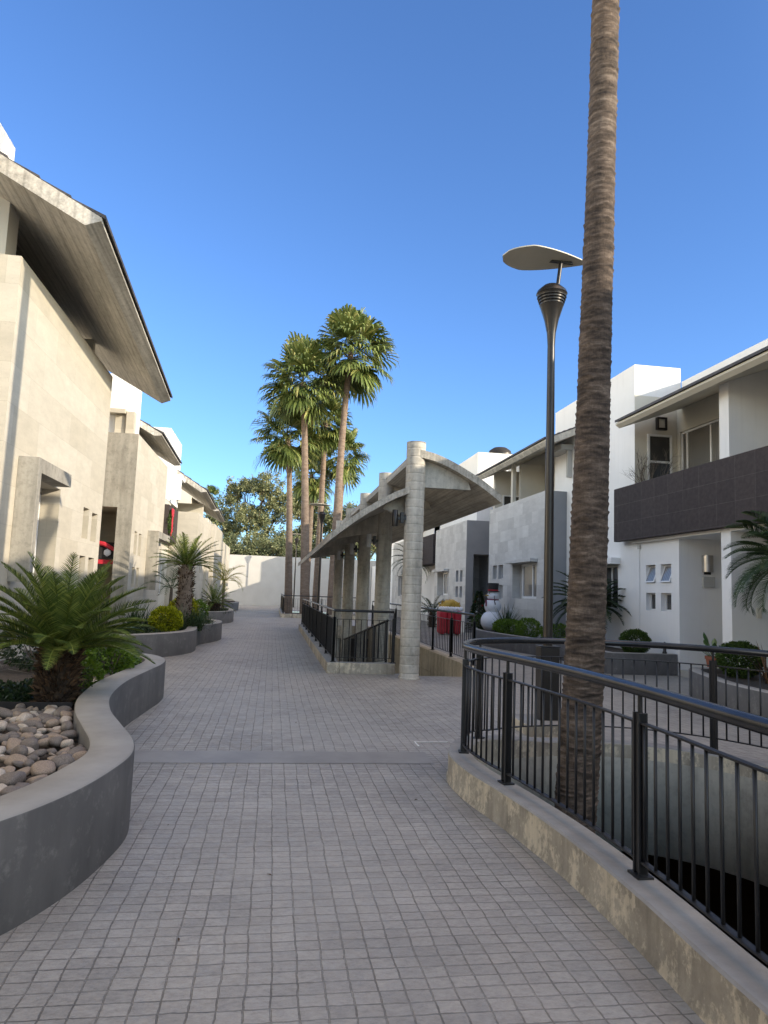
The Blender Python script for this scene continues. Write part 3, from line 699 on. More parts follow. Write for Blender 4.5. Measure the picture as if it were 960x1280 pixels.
def stone_front(parent, side, xf, y0, y1, ztop, thick, holes, mat='stone', hd=.22, depth=5.0, zfloor=None, endholes=(), name="wall"):
    """front wall with openings, its near end face, its far end face, parapet top and the storey behind"""
    s = side; m = MB(); zf = zfloor or ztop-1.05
    m.panel((xf,y0,0), (0,1,0), (0,0,1), y1-y0, ztop, (s,0,0), [(a-y0,b-y0,c,d,*r) for a,b,c,d,*r in holes], hd)
    xb = xf - s*thick; xd = xf - s*depth
    # near end wall (faces -y): full height over the parapet's return
    xr = xf - s*1.9
    def q(*ps): m.add(ps, [tuple(range(len(ps)))])
    if s > 0: m.panel((xd,y0,0), (1,0,0), (0,0,1), depth, ztop, (0,-1,0), [(e[0]-xd,e[1]-xd,e[2],e[3],e[4]) for e in endholes], .5)
    else: m.panel((xf,y0,0), (1,0,0), (0,0,1), depth, ztop, (0,-1,0), [(e[0]-xf,e[1]-xf,e[2],e[3],e[4]) for e in endholes], .5)
    q((xf,y1,0),(xd,y1,0),(xd,y1,ztop),(xf,y1,ztop))
    # parapet tops and inner faces
    t = thick
    q((xf,y0,ztop),(xf,y1,ztop),(xb,y1,ztop),(xb,y0,ztop))
    q((xb,y0,ztop),(xb,y0+t,ztop),(xd,y0+t,ztop),(xd,y0,ztop)); q((xb,y1,ztop),(xb,y1-t,ztop),(xd,y1-t,ztop),(xd,y1,ztop))
    q((xb,y0+t,zf),(xb,y1-t,zf),(xb,y1-t,ztop),(xb,y0+t,ztop))
    q((xb,y0+t,zf),(xd,y0+t,zf),(xd,y0+t,ztop),(xb,y0+t,ztop)); q((xb,y1-t,zf),(xd,y1-t,zf),(xd,y1-t,ztop),(xb,y1-t,ztop))
    q((xb,y0+t,zf),(xb,y1-t,zf),(xd,y1-t,zf),(xd,y0+t,zf)); q((xd,y0,0),(xd,y1,0),(xd,y1,ztop),(xd,y0,ztop))
    bm = bmesh.new(); vv = [bm.verts.new(p) for p in m.v]
    for f in m.f: bm.faces.new([vv[i] for i in f])
    bmesh.ops.remove_doubles(bm, verts=bm.verts, dist=1e-4)
    bm.verts.index_update(); r = MB(); r.v = [tuple(v.co) for v in bm.verts]; r.f = [tuple(v.index for v in f.verts) for f in bm.faces]; bm.free()
    return r.build(name, mat, parent)
def slab_roof(parent, side, near, far, run, rise, th, tile=True, mat='eave', chamfer=.22, tile_in=.03):
    """sloping concrete slab: eave from near to far (top edge), rising away from the walkway"""
    s = side; m = MB(); n_ = Vector(near); f_ = Vector(far); up = Vector((-s*run, 0, rise))
    def sec(p):
        k = rise/run
        return [p, p+up, p+up-Vector((0,0,th)), p+Vector((-s*chamfer, 0, chamfer*k-th)), p+Vector((0,0,-.05))]
    A = sec(n_); B = sec(f_); k = 5
    m.add(A+B, [tuple(range(k))[::-1], tuple(range(k,2*k))] + [(i,(i+1) % k,k+(i+1) % k,k+i) for i in range(k)])
    r = m.build("roof", mat, parent)
    if tile:
        t = MB(); rows = 14; th2 = .028
        d = (f_-n_); y0 = n_+d*.004; y1 = f_-d*.004
        for q in range(rows):
            a, b_ = q/rows, (q+1.15)/rows
            o1, o2 = Vector((s*tile_in*0,0,.012+.03)), Vector((0,0,.012))
            e0 = up*a + (Vector((s*.05,0,-.0)) if q == 0 else Vector((0,0,0)))
            t.hexa([y0+e0+Vector((0,0,.003)), y1+e0+Vector((0,0,.003)), y1+up*min(b_,1)+Vector((0,0,.003)), y0+up*min(b_,1)+Vector((0,0,.003)),
                    y0+e0+Vector((0,0,.06)), y1+e0+Vector((0,0,.06)), y1+up*min(b_,1)+Vector((0,0,.02)), y0+up*min(b_,1)+Vector((0,0,.02))])
        t.build("roof_tiles", 'rooftile', r)
    return r

# ---- sunlit row on the walkway's left
h = thing("stone_house", "nearest sunlit limestone house with deep concrete eave and canopied window", "house", (-6.5,14.5,0))
smallH1 = [(15.84,16.32,2.5,3.15),(16.58,17.08,2.48,3.11),(15.84,16.32,1.45,2.13),(16.58,17.08,1.45,2.12)]
stone_front(h, 1, -4.0, 11.12, 17.45, 6.44, .34, smallH1+[(11.98,14.12,1.55,3.28,.42)], 'stone', .3, 5.5, 5.35)
for a, b_, c, d in smallH1: xwin(h, -4.23, 1, a+.005, b_-.005, c+.005, d-.005, 'glass', fw=.03)
xwin(h, -4.33, 1, 12.0, 14.1, 1.56, 3.27, 'curtain', (13.1,), .06)
m = MB().box(-3.998,-3.69,11.78,11.95,1.55,3.5).box(-3.998,-3.69,11.953,13.62,3.27,3.5); m.build("window_hood", 'panel', h, bevel=.006)
m = MB().box(-9.3,-5.7,11.95,17.1,5.36,8.6); m.build("upper_wall", 'cream', h)
for bx_ in ((-5.69,-5.0,14.2,14.5,5.36,7.7),(-5.69,-4.36,16.95,17.1,5.36,7.15),(-9.2,-4.37,11.47,11.9,5.36,7.6)): MB().box(*bx_).build("partition_wall", 'cream', h)
xwin(h, -5.66, 1, 12.3, 13.9, 5.4, 7.5, 'glass', (13.1,))
xwin(h, -5.66, 1, 14.9, 16.5, 5.4, 7.3, 'glass', (15.7,))
slab_roof(h, 1, (-2.74,10.5,6.87), (-2.90,19.2,6.45), 6.4, 3.5, .26)
m = MB().prism_y([(-6.4,7.6),(-4.86,7.6),(-4.86,9.1),(-6.4,9.9)], 12.05, 12.75); m.build("roof_pier", 'white', h)

h = thing("stone_house", "second sunlit limestone house with dark doorway and red holiday banner inside", "house", (-6.5,24.5,0))
smallH2 = [(21.60,22.02,2.42,3.09),(22.30,22.72,2.41,3.07),(21.60,22.02,1.48,2.05),(22.30,22.72,1.48,2.05)]
stone_front(h, 1, -4.0, 21.1, 26.85, 5.84, .34, smallH2+[(23.9,26.1,1.4,3.05,.4)], 'stone', .3, 5.5, 4.8, [(-5.55,-4.42,0.0,3.72,2.2)])
for a, b_, c, d in smallH2: xwin(h, -4.23, 1, a+.005, b_-.005, c+.005, d-.005, 'glass', fw=.03)
xwin(h, -4.3, 1, 23.93, 26.07, 1.41, 3.04, 'curtain', (25.0,), .06)
m = MB().box(-3.998,-3.66,23.75,23.9,1.4,3.28).box(-3.998,-3.66,23.903,26.3,3.05,3.28); m.build("window_hood", 'panel', h, bevel=.006)
m = MB(); m.panel((-9.48,21.096,0),(1,0,0),(0,0,1),5.482,5.838,(0,-1,0),[(3.94,5.05,0,3.71,.002)],.002); m.f.pop(); m.build("end_wall", 'panel', h)
m = MB().box(-9.2,-5.4,21.5,26.5,4.81,7.4); m.build("upper_wall", 'cream', h)
m = MB().box(-5.39,-4.36,23.9,24.1,4.81,6.3); m.build("partition_wall", 'greyplaster', h)
slab_roof(h, 1, (-3.62,22.72,6.22), (-3.60,27.3,6.05), 5.2, 2.9, .2)
m = MB().box(-8.5,-4.30,21.46,22.7,4.8,7.65); m.build("stair_tower", 'white', h)
m = MB().box(-4.95,-4.42,21.12,21.455,6.42,6.55).box(-4.40,-4.16,21.2,21.455,5.86,6.5).box(-4.72,-4.43,21.3,21.452,5.86,6.41); m.build("window_hood", 'stone', h, bevel=.006)
# court between the two: low wall and back wall
o = MB().box(-9.5,-7.2,17.46,21.09,0,5.6).build("court_wall", 'cream'); tag(o, "cream back wall of the entry court between the two limestone houses", "wall")

h = thing("white_link_house", "white house part with small hood and dark tiled balcony front", "house", (-6.5,28.2,0))
m = MB(); m.panel((-4.15,26.86,0),(0,1,0),(0,0,1),2.62,4.8,(1,0,0),[(1.0,2.0,1.2,2.4,.15)],.15); m.box(-8.6,-4.31,26.87,29.47,0,4.8); m.build("wall", 'cream', h)
xwin(h, -4.25, 1, 27.88, 28.84, 1.22, 2.38, 'curtain', (28.36,))
m = MB().box(-8.5,-4.15,28.1,31.45,4.82,7.56); m.build("stair_tower", 'white', h)
m = MB().box(-4.148,-3.75,28.95,29.1,4.9,5.9).box(-4.148,-3.75,29.103,30.2,5.75,5.9); m.build("window_hood", 'white', h)
m = MB().box(-4.3,-3.85,26.86,29.46,3.2,4.48); m.build("balcony_front", 'darktile', h)

h = thing("stone_house", "third sunlit limestone house standing further forward with broad eave", "house", (-5.5,33,0))
stone_front(h, 1, -3.05, 29.5, 35.6, 4.5, .3, [(31.0,31.4,2.1,2.7),(31.7,32.1,2.1,2.7),(33,34.4,1.2,2.5)], 'stone', .25, 5.0, 3.6)
xwin(h, -3.2, 1, 33.02, 34.38, 1.22, 2.48, 'curtain', (33.7,))
xwin(h, -3.2, 1, 31.01, 31.39, 2.11, 2.69, 'glass', fw=.03); xwin(h, -3.2, 1, 31.71, 32.09, 2.11, 2.69, 'glass', fw=.03)
m = MB().box(-8,-4.7,31.46,35.4,3.6,6.2).box(-4.69,-3.4,34.6,34.85,3.6,5.4); m.build("upper_wall", 'cream', h)
slab_roof(h, 1, (-2.88,30.3,5.50), (-3.0,37.2,5.50), 4.6, 2.9, .22)
h = thing("stone_house", "fourth limestone house seen edge on beyond the broad eave", "house", (-5.5,43,0))
stone_front(h, 1, -3.2, 39.5, 46.0, 4.9, .3, [(41,42.4,1.2,2.5)], 'stone', .25, 5.0, 4.0)
xwin(h, -3.35, 1, 41.02, 42.38, 1.22, 2.48, 'curtain', (41.7,))
slab_roof(h, 1, (-3.1,40.2,5.75), (-3.2,46.5,5.7), 4.0, 2.2, .2)
m = MB().box(-8,-4.6,39.8,45.8,4.05,7.2); m.build("upper_wall", 'cream', h)
h = thing("stone_house", "farthest limestone house near the white end wall", "house", (-5.5,56,0))
stone_front(h, 1, -3.55, 50, 60, 4.7, .3, [(53,54.4,1.2,2.5)], 'stone', .25, 5.0, 3.9)
xwin(h, -3.7, 1, 53.02, 54.38, 1.22, 2.48, 'curtain', (53.7,))
m = MB().box(-8,-4.6,50.5,59.6,3.95,6.2); m.build("upper_wall", 'cream', h)
# a limestone house beside the camera, out of frame
h = thing("stone_house", "long plain limestone house standing behind the viewpoint", "house", (-6.5,-3,0))
stone_front(h, 1, -4.0, -14, 7.0, 6.2, .34, [(1,2.4,1.2,2.6),(-6,-4.6,1.2,2.6)], 'stone', .25, 5.5, 5.1)
xwin(h, -4.15, 1, 1.02, 2.38, 1.22, 2.58, 'curtain', (1.7,)); xwin(h, -4.15, 1, -5.98, -4.62, 1.22, 2.58, 'curtain', (-5.3,))
m = MB().box(-9.2,-5.4,-13.5,6.6,5.1,7.4); m.build("upper_wall", 'cream', h)

# ---- shaded row on the right
def hood_r(parent, xf, y0, y1, z0, z1, p=.3, mat='greystone', t=.13):
    m = MB().box(xf-p, xf-.002, y0-t, y1+t, z1, z1+.17)
    m.box(xf-p, xf-.002, y1, y1+t, z0, z1-.002)
    return m.build("window_hood", mat, parent, bevel=.006)
h = thing("white_house", "white two storey house with dark tiled balcony and four small windows", "house", (11,15,0))
smallA = [(15.33,15.78,2.06,2.49),(16.02,16.46,2.06,2.49),(15.33,15.78,1.40,1.82),(16.02,16.46,1.40,1.82)]
m = MB(); m.panel((9,15,0),(0,1,0),(0,0,1),2.0,3.3,(-1,0,0),[(a-15,b_-15,c,d) for a,b_,c,d in smallA],.16)
def q(*ps): m.add(ps, [tuple(range(len(ps)))])
q((9,15,0),(10.6,15,0),(10.6,15,3.3),(9,15,3.3)); q((9,15,3.3),(9,17,3.3),(12.9,17,3.3),(12.9,15,3.3))
m.build("entry_wall", 'white', h)
m = MB(); m.panel((8.997,17.0,0),(0,1,0),(0,0,1),5.3,7.72,(-1,0,0),[(0.9,2.05,1.35,2.55,.2)],.2)
q((8.997,17,0),(10.29,17,0),(10.29,17,7.72),(8.997,17,7.72)); q((8.997,22.3,0),(13,22.3,0),(13,22.3,7.72),(8.997,22.3,7.72)); q((8.997,17,7.72),(8.997,22.3,7.72),(10.29,22.3,7.72),(10.29,17,7.72)); q((10.29,17,0),(10.29,22.3,0),(10.29,22.3,7.72),(10.29,17,7.72))
m.build("stair_tower", 'white', h)
for k, (a, b_, c, d) in enumerate(smallA):
    if k < 2:   # awning sashes tipped open at the bottom
        f = MB(); t_ = .03
        def T(y, z, o=0): s_ = (d-.02-z)*.36; return (9.1-s_-o, y, z)
        def bar(ya, yb, za, zb): f.hexa([T(ya,za),T(yb,za),T(yb,za,-.03),T(ya,za,-.03),T(ya,zb),T(yb,zb),T(yb,zb,-.03),T(ya,zb,-.03)])
        bar(a+.01,b_-.01,c+.01,c+.04); bar(a+.01,b_-.01,d-.05,d-.02); bar(a+.01,a+.045,c+.04,d-.05); bar(b_-.045,b_-.01,c+.04,d-.05)
        fo = f.build("window", 'frame', h)
        MB().add([T(a+.03,c+.03,-.015),T(b_-.03,c+.03,-.015),T(b_-.03,d-.04,-.015),T(a+.03,d-.04,-.015)], [(3,2,1,0)]).build("pane", 'curtain', fo)
        xwin(h, 9.13, -1, a+.005, b_-.005, c+.005, d-.005, 'dark', fw=.02)
    else: xwin(h, 9.11, -1, a+.005, b_-.005, c+.005, d-.005, 'glass', (), .035)
xwin(h, 9.12, -1, 17.92, 19.03, 1.37, 2.54, 'glass', (18.5,))
hood_r(h, 8.997, 17.9, 19.05, 1.35, 2.56, .26, 'white')
m = MB().box(8.84,8.994,20.9,21.02,5.35,6.197).box(8.62,8.994,20.85,22.1,6.2,6.36); m.build("window_hood", 'greyplaster', h)
m = MB().box(8.9,13,12.99,13.3,0,6.45); m.build("dividing_wall", 'white', h)
m = MB().box(10.6,10.8,13.31,14.99,0,3.2); m.build("entry_wall", 'greyplaster', h)
m = MB().box(8.9,13,2,12.98,3.05,3.3).box(8.9,13,13.31,16.99,3.05,3.296); m.build("floor_slab", 'white', h)
m = MB(); m.box(8.74,8.895,2.0,17.62,3.12,4.50); m.build("balcony_front", 'darktile', h, bevel=.006)
m = MB(); m.panel((10.17,13.31,3.31),(0,1,0),(0,0,1),3.68,3.3,(-1,0,0),[(1.9,3.55,0.02,2.66)],.06); m.build("upper_wall", 'cream', h)
m = MB().add([(8.999,16.994,3.31),(10.17,16.994,3.31),(10.17,16.994,6.9),(8.999,16.994,6.9)], [(0,1,2,3)]); m.build("upper_wall", 'cream', h)
xwin(h, 10.20, -1, 15.22, 16.85, 3.33, 5.96, 'curtain', (16.6,15.6), .05)
ywin(h, 16.95, 9.34, 10.01, 3.33, 5.9, 'glass', (), .055, 5.18)
m = MB().box(10.17,10.3,2,12.98,3.31,6.9).box(10.5,10.7,2,12.98,0,3.04); m.build("upper_wall", 'greyplaster', h)
xwin(h, 10.13, -1, 7, 9.5, 3.33, 5.9, 'curtain', (8.2,))
slab_roof(h, -1, (8.35,2.0,6.05), (8.35,16.75,6.05), 2.0, .75, .16, mat='cream', chamfer=.1)
m = MB().box(10.31,13,2,7.0,6.4,7.30).box(10.31,13,7.003,11.2,6.4,6.72).box(10.31,13,11.203,16.99,6.4,7.36); m.build("roof_parapet", 'white', h)  # unseen middle stretch lowered so the sun reaches the shelter roof
m = MB().box(13.01,13.2,2,22.3,0,7.3); m.build("back_wall", 'white', h)
m = MB().tube([(8.985,16.75,.1),(8.985,16.75,2.9)], .012, 6); m.build("conduit", 'frame', h)
m = MB().box(8.93,8.996,19.5,19.62,2.75,2.87).box(8.96,8.996,16.7,16.8,2.9,3.0); m.build("vent_cap", 'greyplaster', h)
wl = thing("wall_lamp", "brushed steel half round lamp on the white entry wall", "wall lamp", (9.68,14.95,2.5))
prof = [(9.68+.13*math.cos(PI+PI*k/10), 14.996+.13*math.sin(PI+PI*k/10)) for k in range(11)]
m = MB().prism_z(prof, 2.32, 2.69); m.build("lamp_shade", 'steel', wl, auto=30)
m = MB().box(9.60,9.76,14.975,14.999,2.26,2.318); m.build("wall_plate", 'metal', wl)
o = MB().box(9.55,9.83,14.93,14.999,1.98,2.21).build("meter_box", 'greyplaster', bevel=.006); tag(o, "square grey meter box under the steel lamp by the entry", "meter box")
o = MB().box(9.42,9.52,12.955,12.989,1.36,1.56).build("doorbell_panel", 'cream', bevel=.004); tag(o, "small beige doorbell panel on the white dividing wall", "doorbell")
lb = thing("square_wall_lamp", "square bronze box lamp under the balcony eave", "wall lamp", (9.71,16.95,6.2))
m = MB(); m.box(9.57,9.85,16.90,16.99,6.02,6.07).box(9.57,9.85,16.90,16.99,6.3,6.35).box(9.57,9.62,16.90,16.99,6.07,6.3).box(9.80,9.85,16.90,16.99,6.07,6.3); m.build("lamp_frame", 'bronze', lb)
m = MB().box(9.62,9.80,16.93,16.98,6.07,6.3); m.build("diffuser", 'cream', lb)

h = thing("grey_stone_house", "grey tiled stone house behind the snowman with hooded white window", "house", (10.5,24,0))
smallG = [(25.42,25.94,2.24,2.76),(26.14,26.66,2.24,2.76),(25.42,25.94,1.5,2.02),(26.14,26.66,1.5,2.02)]
stone_front(h, -1, 8.3, 21.3, 27.2, 4.95, .3, smallG+[(22.0,24.35,1.55,2.74,.3)], 'greystone', .22, 4.5, 3.9)
for a, b_, c, d in smallG: xwin(h, 8.42, -1, a+.005, b_-.005, c+.005, d-.005, 'glass', fw=.03)
xwin(h, 8.45, -1, 22.02, 23.75, 1.56, 2.73, 'curtain', (22.75,), .08)
m = MB().box(8.05,8.298,21.95,24.5,2.745,2.85); m.build("window_hood", 'greystone', h, bevel=.006)
o = MB().add([(8.302,21.296,0),(9.0,21.296,0),(9.0,21.296,4.948),(8.302,21.296,4.948)], [(0,1,2,3)]).build("end_wall", 'bluegrey', h)
m = MB().box(9.5,12.7,21.7,26.9,3.91,6.9); m.build("upper_wall", 'cream', h)
for bx_ in ((8.31,8.43,24.5,24.7,4.953,6.35),(8.61,9.49,24.5,24.7,3.91,6.35),(8.31,9.49,26.6,26.8,4.953,6.45)): MB().box(*bx_).build("partition_wall", 'cream', h)
MB().box(9.9,13,26.95,29.85,3.92,7.2).build("upper_wall", 'greyplaster', h)  # added block, keeps the low sun off the next house's end wall
xwin(h, 9.46, -1, 22.2, 23.0, 3.95, 5.6, 'glass'); ywin(h, 26.55, 8.62, 9.35, 3.95, 5.5, 'glass', (), .05, 4.9)
slab_roof(h, -1, (7.85,20.15,6.33), (7.85,27.6,6.33), 2.6, 1.1, .2, mat='cast', chamfer=.1)
h = thing("grey_stone_house", "further grey stone house with tall dark doorway behind the red basket", "house", (10.5,34,0))
smallG2 = [(31.1,31.54,2.2,2.7),(31.8,32.28,2.2,2.7),(31.1,31.54,1.5,1.98),(31.8,32.28,1.5,1.98)]
stone_front(h, -1, 8.3, 30.55, 36.6, 4.88, .3, smallG2+[(33.7,36.0,1.55,2.7,.3)], 'greystone', .22, 4.5, 3.9, [(8.62,9.6,0,3.42,2.4)])
for a, b_, c, d in smallG2: xwin(h, 8.42, -1, a+.005, b_-.005, c+.005, d-.005, 'glass', fw=.03)
xwin(h, 8.45, -1, 33.72, 35.3, 1.56, 2.69, 'curtain', (34.5,), .08)
m = MB().box(8.05,8.298,33.6,36.2,2.705,2.82); m.build("window_hood", 'greystone', h, bevel=.006)
o = MB(); o.panel((8.302,30.546,0),(1,0,0),(0,0,1),2.5,4.878,(0,-1,0),[(.33,1.29,0,3.40,.002)],.002)
o.f = [f for f in o.f]; o.f.pop(); o.build("end_wall", 'bluegrey', h)
m = MB().box(8.95,12.7,31.3,38.0,3.91,8.1); m.build("stair_tower", 'white', h)
m = MB().box(9.7,12.5,29.9,31.29,3.9,6.2); m.build("upper_wall", 'greyplaster', h)
ywin(h, 29.84, 9.8, 10.8, 4.4, 5.9, 'glass', (10.3,), .05)
td = thing("roof_tank", "dark domed water tank on the roof of the white stair tower", "water tank", (10.3,32,8.1))
m = MB().lathe([(.02,8.55),(.3,8.5),(.5,8.36),(.56,8.1)][::-1], 10.2, 32, 20); m.build("tank_dome", 'black', td, smooth=True)
m = MB().lathe([(.6,8.1),(.6,8.2),(.5,8.2)], 10.2, 32, 20); m.build("tank_ring", 'bronze', td, auto=40)
o = MB().box(9.8,13,27.21,30.54,0,3.9).build("court_wall", 'greyplaster'); tag(o, "grey wall in the shaded entry court between the grey stone houses", "wall")

h = thing("white_house", "far white house with dark tiled balcony seen past the nearest column", "house", (11,39,0))
m = MB().box(9,13,36.62,44,0,4.9); m.build("wall", 'white', h)
m = MB().box(8.25,8.995,37.0,42.6,3.2,4.75); m.build("balcony_front", 'darktile', h)
m = MB().box(9.2,13,38.2,44,4.92,6.6); m.build("upper_wall", 'white', h)
xwin(h, 8.97, -1, 38, 39, 1.2, 2.6, 'glass'); xwin(h, 9.17, -1, 39.5, 41, 4.95, 6.3, 'glass')
h = thing("grey_stone_house", "farthest grey stone house glimpsed between the shelter columns", "house", (11,52,0))
stone_front(h, -1, 8.3, 44.2, 50, 4.95, .3, [(46,47.6,1.4,2.7,.3)], 'greystone', .22, 4.5, 3.9)
xwin(h, 8.45, -1, 46.02, 47.58, 1.42, 2.68, 'curtain', (46.8,))
MB().box(9.6,13,58.3,65.9,3.95,8.0).build("upper_wall", 'white', h)
m = MB().box(9.6,13,44.4,58.29,3.95,6.25); m.build("upper_wall", 'white', h)
m = MB().box(9,13,50.02,65.9,0,3.9); m.build("wall", 'white', h)
slab_roof(h, -1, (7.9,44.3,6.2), (7.9,50.5,6.2), 2.6, 1.0, .2, mat='cast', chamfer=.1)
# the row goes on behind the viewpoint: it shades the walkway
h = thing("white_house", "long plain white house standing behind the viewpoint", "house", (11,-12,0))
m = MB().box(9,13,-30,1.98,0,6.3); m.build("wall", 'white', h)
m = MB().box(10.31,13,-30,1.98,6.31,7.36); m.build("roof_parapet", 'white', h)
m = MB().box(8.74,8.995,-18,-4,3.12,4.5); m.build("balcony_front", 'darktile', h)
xwin(h, 8.97, -1, -3, -1.2, 1.2, 2.5, 'glass', (-2.1,))
# ---------------------------------------------------------------- foliage builders
def rv(r): 
    while True:
        v = Vector((r.uniform(-1,1), r.uniform(-1,1), r.uniform(-1,1)))
        if .05 < v.length < 1: return v
def leafquad(mb, p, d, w, L, r):
    d = d.normalized(); s_ = d.cross(rv(r)).normalized()*w/2
    mb.add([p, p+d*L*.45+s_, p+d*L, p+d*L*.45-s_], [(0,1,2,3)])
def frond(mb, base, az, el, L, droop, nl, ll, lw, r, vee=.5, keel=.3, start=.12):
    """feather leaf: a curved midrib with rows of narrow leaflets"""
    ca, sa = math.cos(az), math.sin(az); p = Vector(base); e = el; ds = L/nl; ribs = [p.copy()]
    side = Vector((-sa, ca, 0)); tw = r.uniform(-.25,.25)
    for i in range(nl):
        t = i/nl
        e2 = e - droop*t**1.5
        d = Vector((ca*math.cos(e2), sa*math.cos(e2), math.sin(e2)))
        p = p + d*ds; ribs.append(p.copy())
        if t < start: continue
        up = side.cross(d)*-1
        if up.z < 0 and e2 < 1.4: up = -up
        k = math.sin(PI*min(1, (t-start)/(1-start)*.86+.14))**.6
        for s_ in (-1, 1):
            out = (side*s_*math.cos(vee+tw*s_) + up*math.sin(vee+tw*s_))
            ld = (out + d*(.45+.6*t) + Vector((0,0,-.10))).normalized()
            l2 = ll*k*r.uniform(.88,1.08); q = p + d*r.uniform(-.3,.3)*ds
            n_ = d*lw*.5
            tip = q+ld*l2 - Vector((0,0,l2*keel*.35))
            mid = q+ld*l2*.5
            mb.add([q-n_, q+n_, mid+n_*.8, tip, mid-n_*.8], [(0,1,2,3,4)])
    m2 = len(ribs)
    mb.tube(ribs[::2]+([ribs[-1]] if m2 % 2 == 0 else []), [max(.004, .016*(L)*(1-i/(m2/2+1))) for i in range(len(ribs[::2])+(1 if m2 % 2 == 0 else 0))], 4, False)
def cycad(label, loc, tz, r0, nf, L, seed, lo=-.1, hi=1.35, droop=.9, group=None, tip=0.0, mat='cycad', ll=.15, lw=.016, nl=34, name="sago_palm", keel=.3, trunk='cytrunk', az_bias=None):
    r = random.Random(seed); x, y, z = loc
    t = thing(name, label, "palm" if name != "sago_palm" else "cycad", loc, group)
    prof = []; n = 14
    for i in range(n+1):
        q = i/n; prof.append((r0*(1.1-.15*q+.12*math.sin(PI*q))*(1 if q < .95 else .75), z-.06+(tz-z+.06)*q))
    m = MB().lathe(prof, x, y, 18); m.build("trunk", trunk, t, smooth=True)
    m = MB()
    for i in range(int(nf*16) if nf > 20 else 0):       # old leaf bases on the trunk
        a = r.uniform(0, 2*PI); q = r.random(); h_ = z+(tz-z)*q; rr = r0*1.0
        d = Vector((math.cos(a), math.sin(a), r.uniform(-.1,1.5)))
        leafquad(m, Vector((x+rr*math.cos(a), y+rr*math.sin(a), h_)), d, .028, r.uniform(.06,.15), r)
    if nf > 20: m.build("leaf_bases", 'husk', t)
    m = MB()
    for i in range(nf):
        q = (i+.5)/nf; el = lo+(hi-lo)*(q**1.15); az = i*2.39996+r.uniform(-.25,.25)
        frond(m, (x+.06*math.cos(az), y+.06*math.sin(az), tz-.02+.05*q), az, el, L*(1-tip*q)*r.uniform(.88,1.08), droop*(1.0-.35*q), nl, ll, lw, r, keel=keel)
    m.build("crown", mat, t)
    return t
def leaf_ball(mb, c, rad, n, size, r, shell=.75):
    c = Vector(c)
    for i in range(n):
        v = rv(r); v = v.normalized()*(shell+(1-shell)*r.random()**.7)
        bump = 1+.07*math.sin(v.x*7+c.x*3)*math.sin(v.y*6+v.z*8)
        p = c+Vector((v.x*rad[0], v.y*rad[1], v.z*rad[2]))*bump
        leafquad(mb, p, (v+rv(r)*.9).normalized(), size*.6, size*r.uniform(.7,1.2), r)
def shrub(name, label, loc, rad, mat, n, size, seed, group=None, cat="shrub", lumps=None):
    r = random.Random(seed); x, y, z = loc
    t = thing(name, label, cat, (x, y, z), group)
    m = MB()
    for (dx, dy, dz, k) in (lumps or [(0,0,rad[2],1)]):
        leaf_ball(m, (x+dx, y+dy, z+dz), [q*k for q in rad], int(n*k*k), size, r)
    m.build("foliage", mat, t)
    m = MB()
    for i in range(5):
        a = i*1.3; m.tube([(x,y,z-.03),(x+rad[0]*.3*math.cos(a),y+rad[1]*.3*math.sin(a),z+rad[2]*.7),(x+rad[0]*.5*math.cos(a),y+rad[1]*.5*math.sin(a),z+rad[2]*1.2)], [.014,.01,.005], 5)
    m.build("stems", 'branch', t)
    return t
def blades(name, label, loc, n, L, w, spread, mat, seed, droop=.8, group=None, cat="plant", rad=.08):
    r = random.Random(seed); x, y, z = loc; t = MB()
    for i in range(n):
        a = r.uniform(0, 2*PI); e = r.uniform(PI/2-spread, PI/2); l = L*r.uniform(.6,1.1)
        p = Vector((x+r.uniform(-rad,rad), y+r.uniform(-rad,rad), z-.02)); s_ = Vector((-math.sin(a), math.cos(a), 0))*w/2
        vs = []; K = 5
        for k in range(K+1):
            q = k/K; ww = (1-q**2)*.95+.05
            vs += [p-s_*ww, p+s_*ww]
            e2 = e-droop*q*r.uniform(.8,1.2)
            p = p+Vector((math.cos(a)*math.cos(e2), math.sin(a)*math.cos(e2), math.sin(e2)))*l/K
        t.add(vs, [(2*k,2*k+1,2*k+3,2*k+2) for k in range(K)])
    o = t.build(name, mat); return tag(o, label, cat, group)
def planter(label, outer, zt_, thick, back, soilz, group, mat='planter'):
    outer = [Vector((p[0], p[1])) for p in outer]
    c = sum(outer, Vector((0,0)))/len(outer)
    t = thing("planter", label, "planter", (c.x, c.y, 0), group)
    inner = offset(outer, thick)
    m = MB(); strip_wall(m, outer, inner, -.05, zt_, 0.0, .015); m.build("planter_wall", mat, t, auto=50)
    lp = offset(outer, thick*.6)
    fill_poly("soil", [[(p.x,p.y) for p in lp]+list(back)], soilz, 'soil', t)
    return t, inner

# ---------------------------------------------------------------- planters on the sunny side
P1o = spline([(-3.9,2.0),(-2.9,2.25),(-2.05,2.7),(-1.5,3.1),(-1.15,3.60),(-.96,4.06),(-.86,4.55),(-.83,4.98),(-.91,5.42),(-1.1,5.98),(-1.32,6.65),(-1.48,7.45),(-1.54,8.5),(-1.48,9.6),(-1.43,10.4),(-1.50,11.1),(-1.85,11.75),(-2.6,12.1),(-3.7,12.2)], 6)
p1, p1in = planter("nearest grey rendered planter with serpentine wall holding river stones", P1o, .52, .29, [(-3.98,12.2),(-3.98,2.0)], .36, "grey planters along the limestone houses")
P2o = spline([(-3.9,15.3),(-3.2,15.6),(-2.57,16.2),(-2.1,17.0),(-1.84,17.8),(-1.8,18.6),(-1.88,19.6),(-1.86,20.4),(-1.6,21.4),(-1.46,22.4),(-1.55,23.6),(-2.1,24.6),(-3,25.1),(-3.9,25.2)], 6)
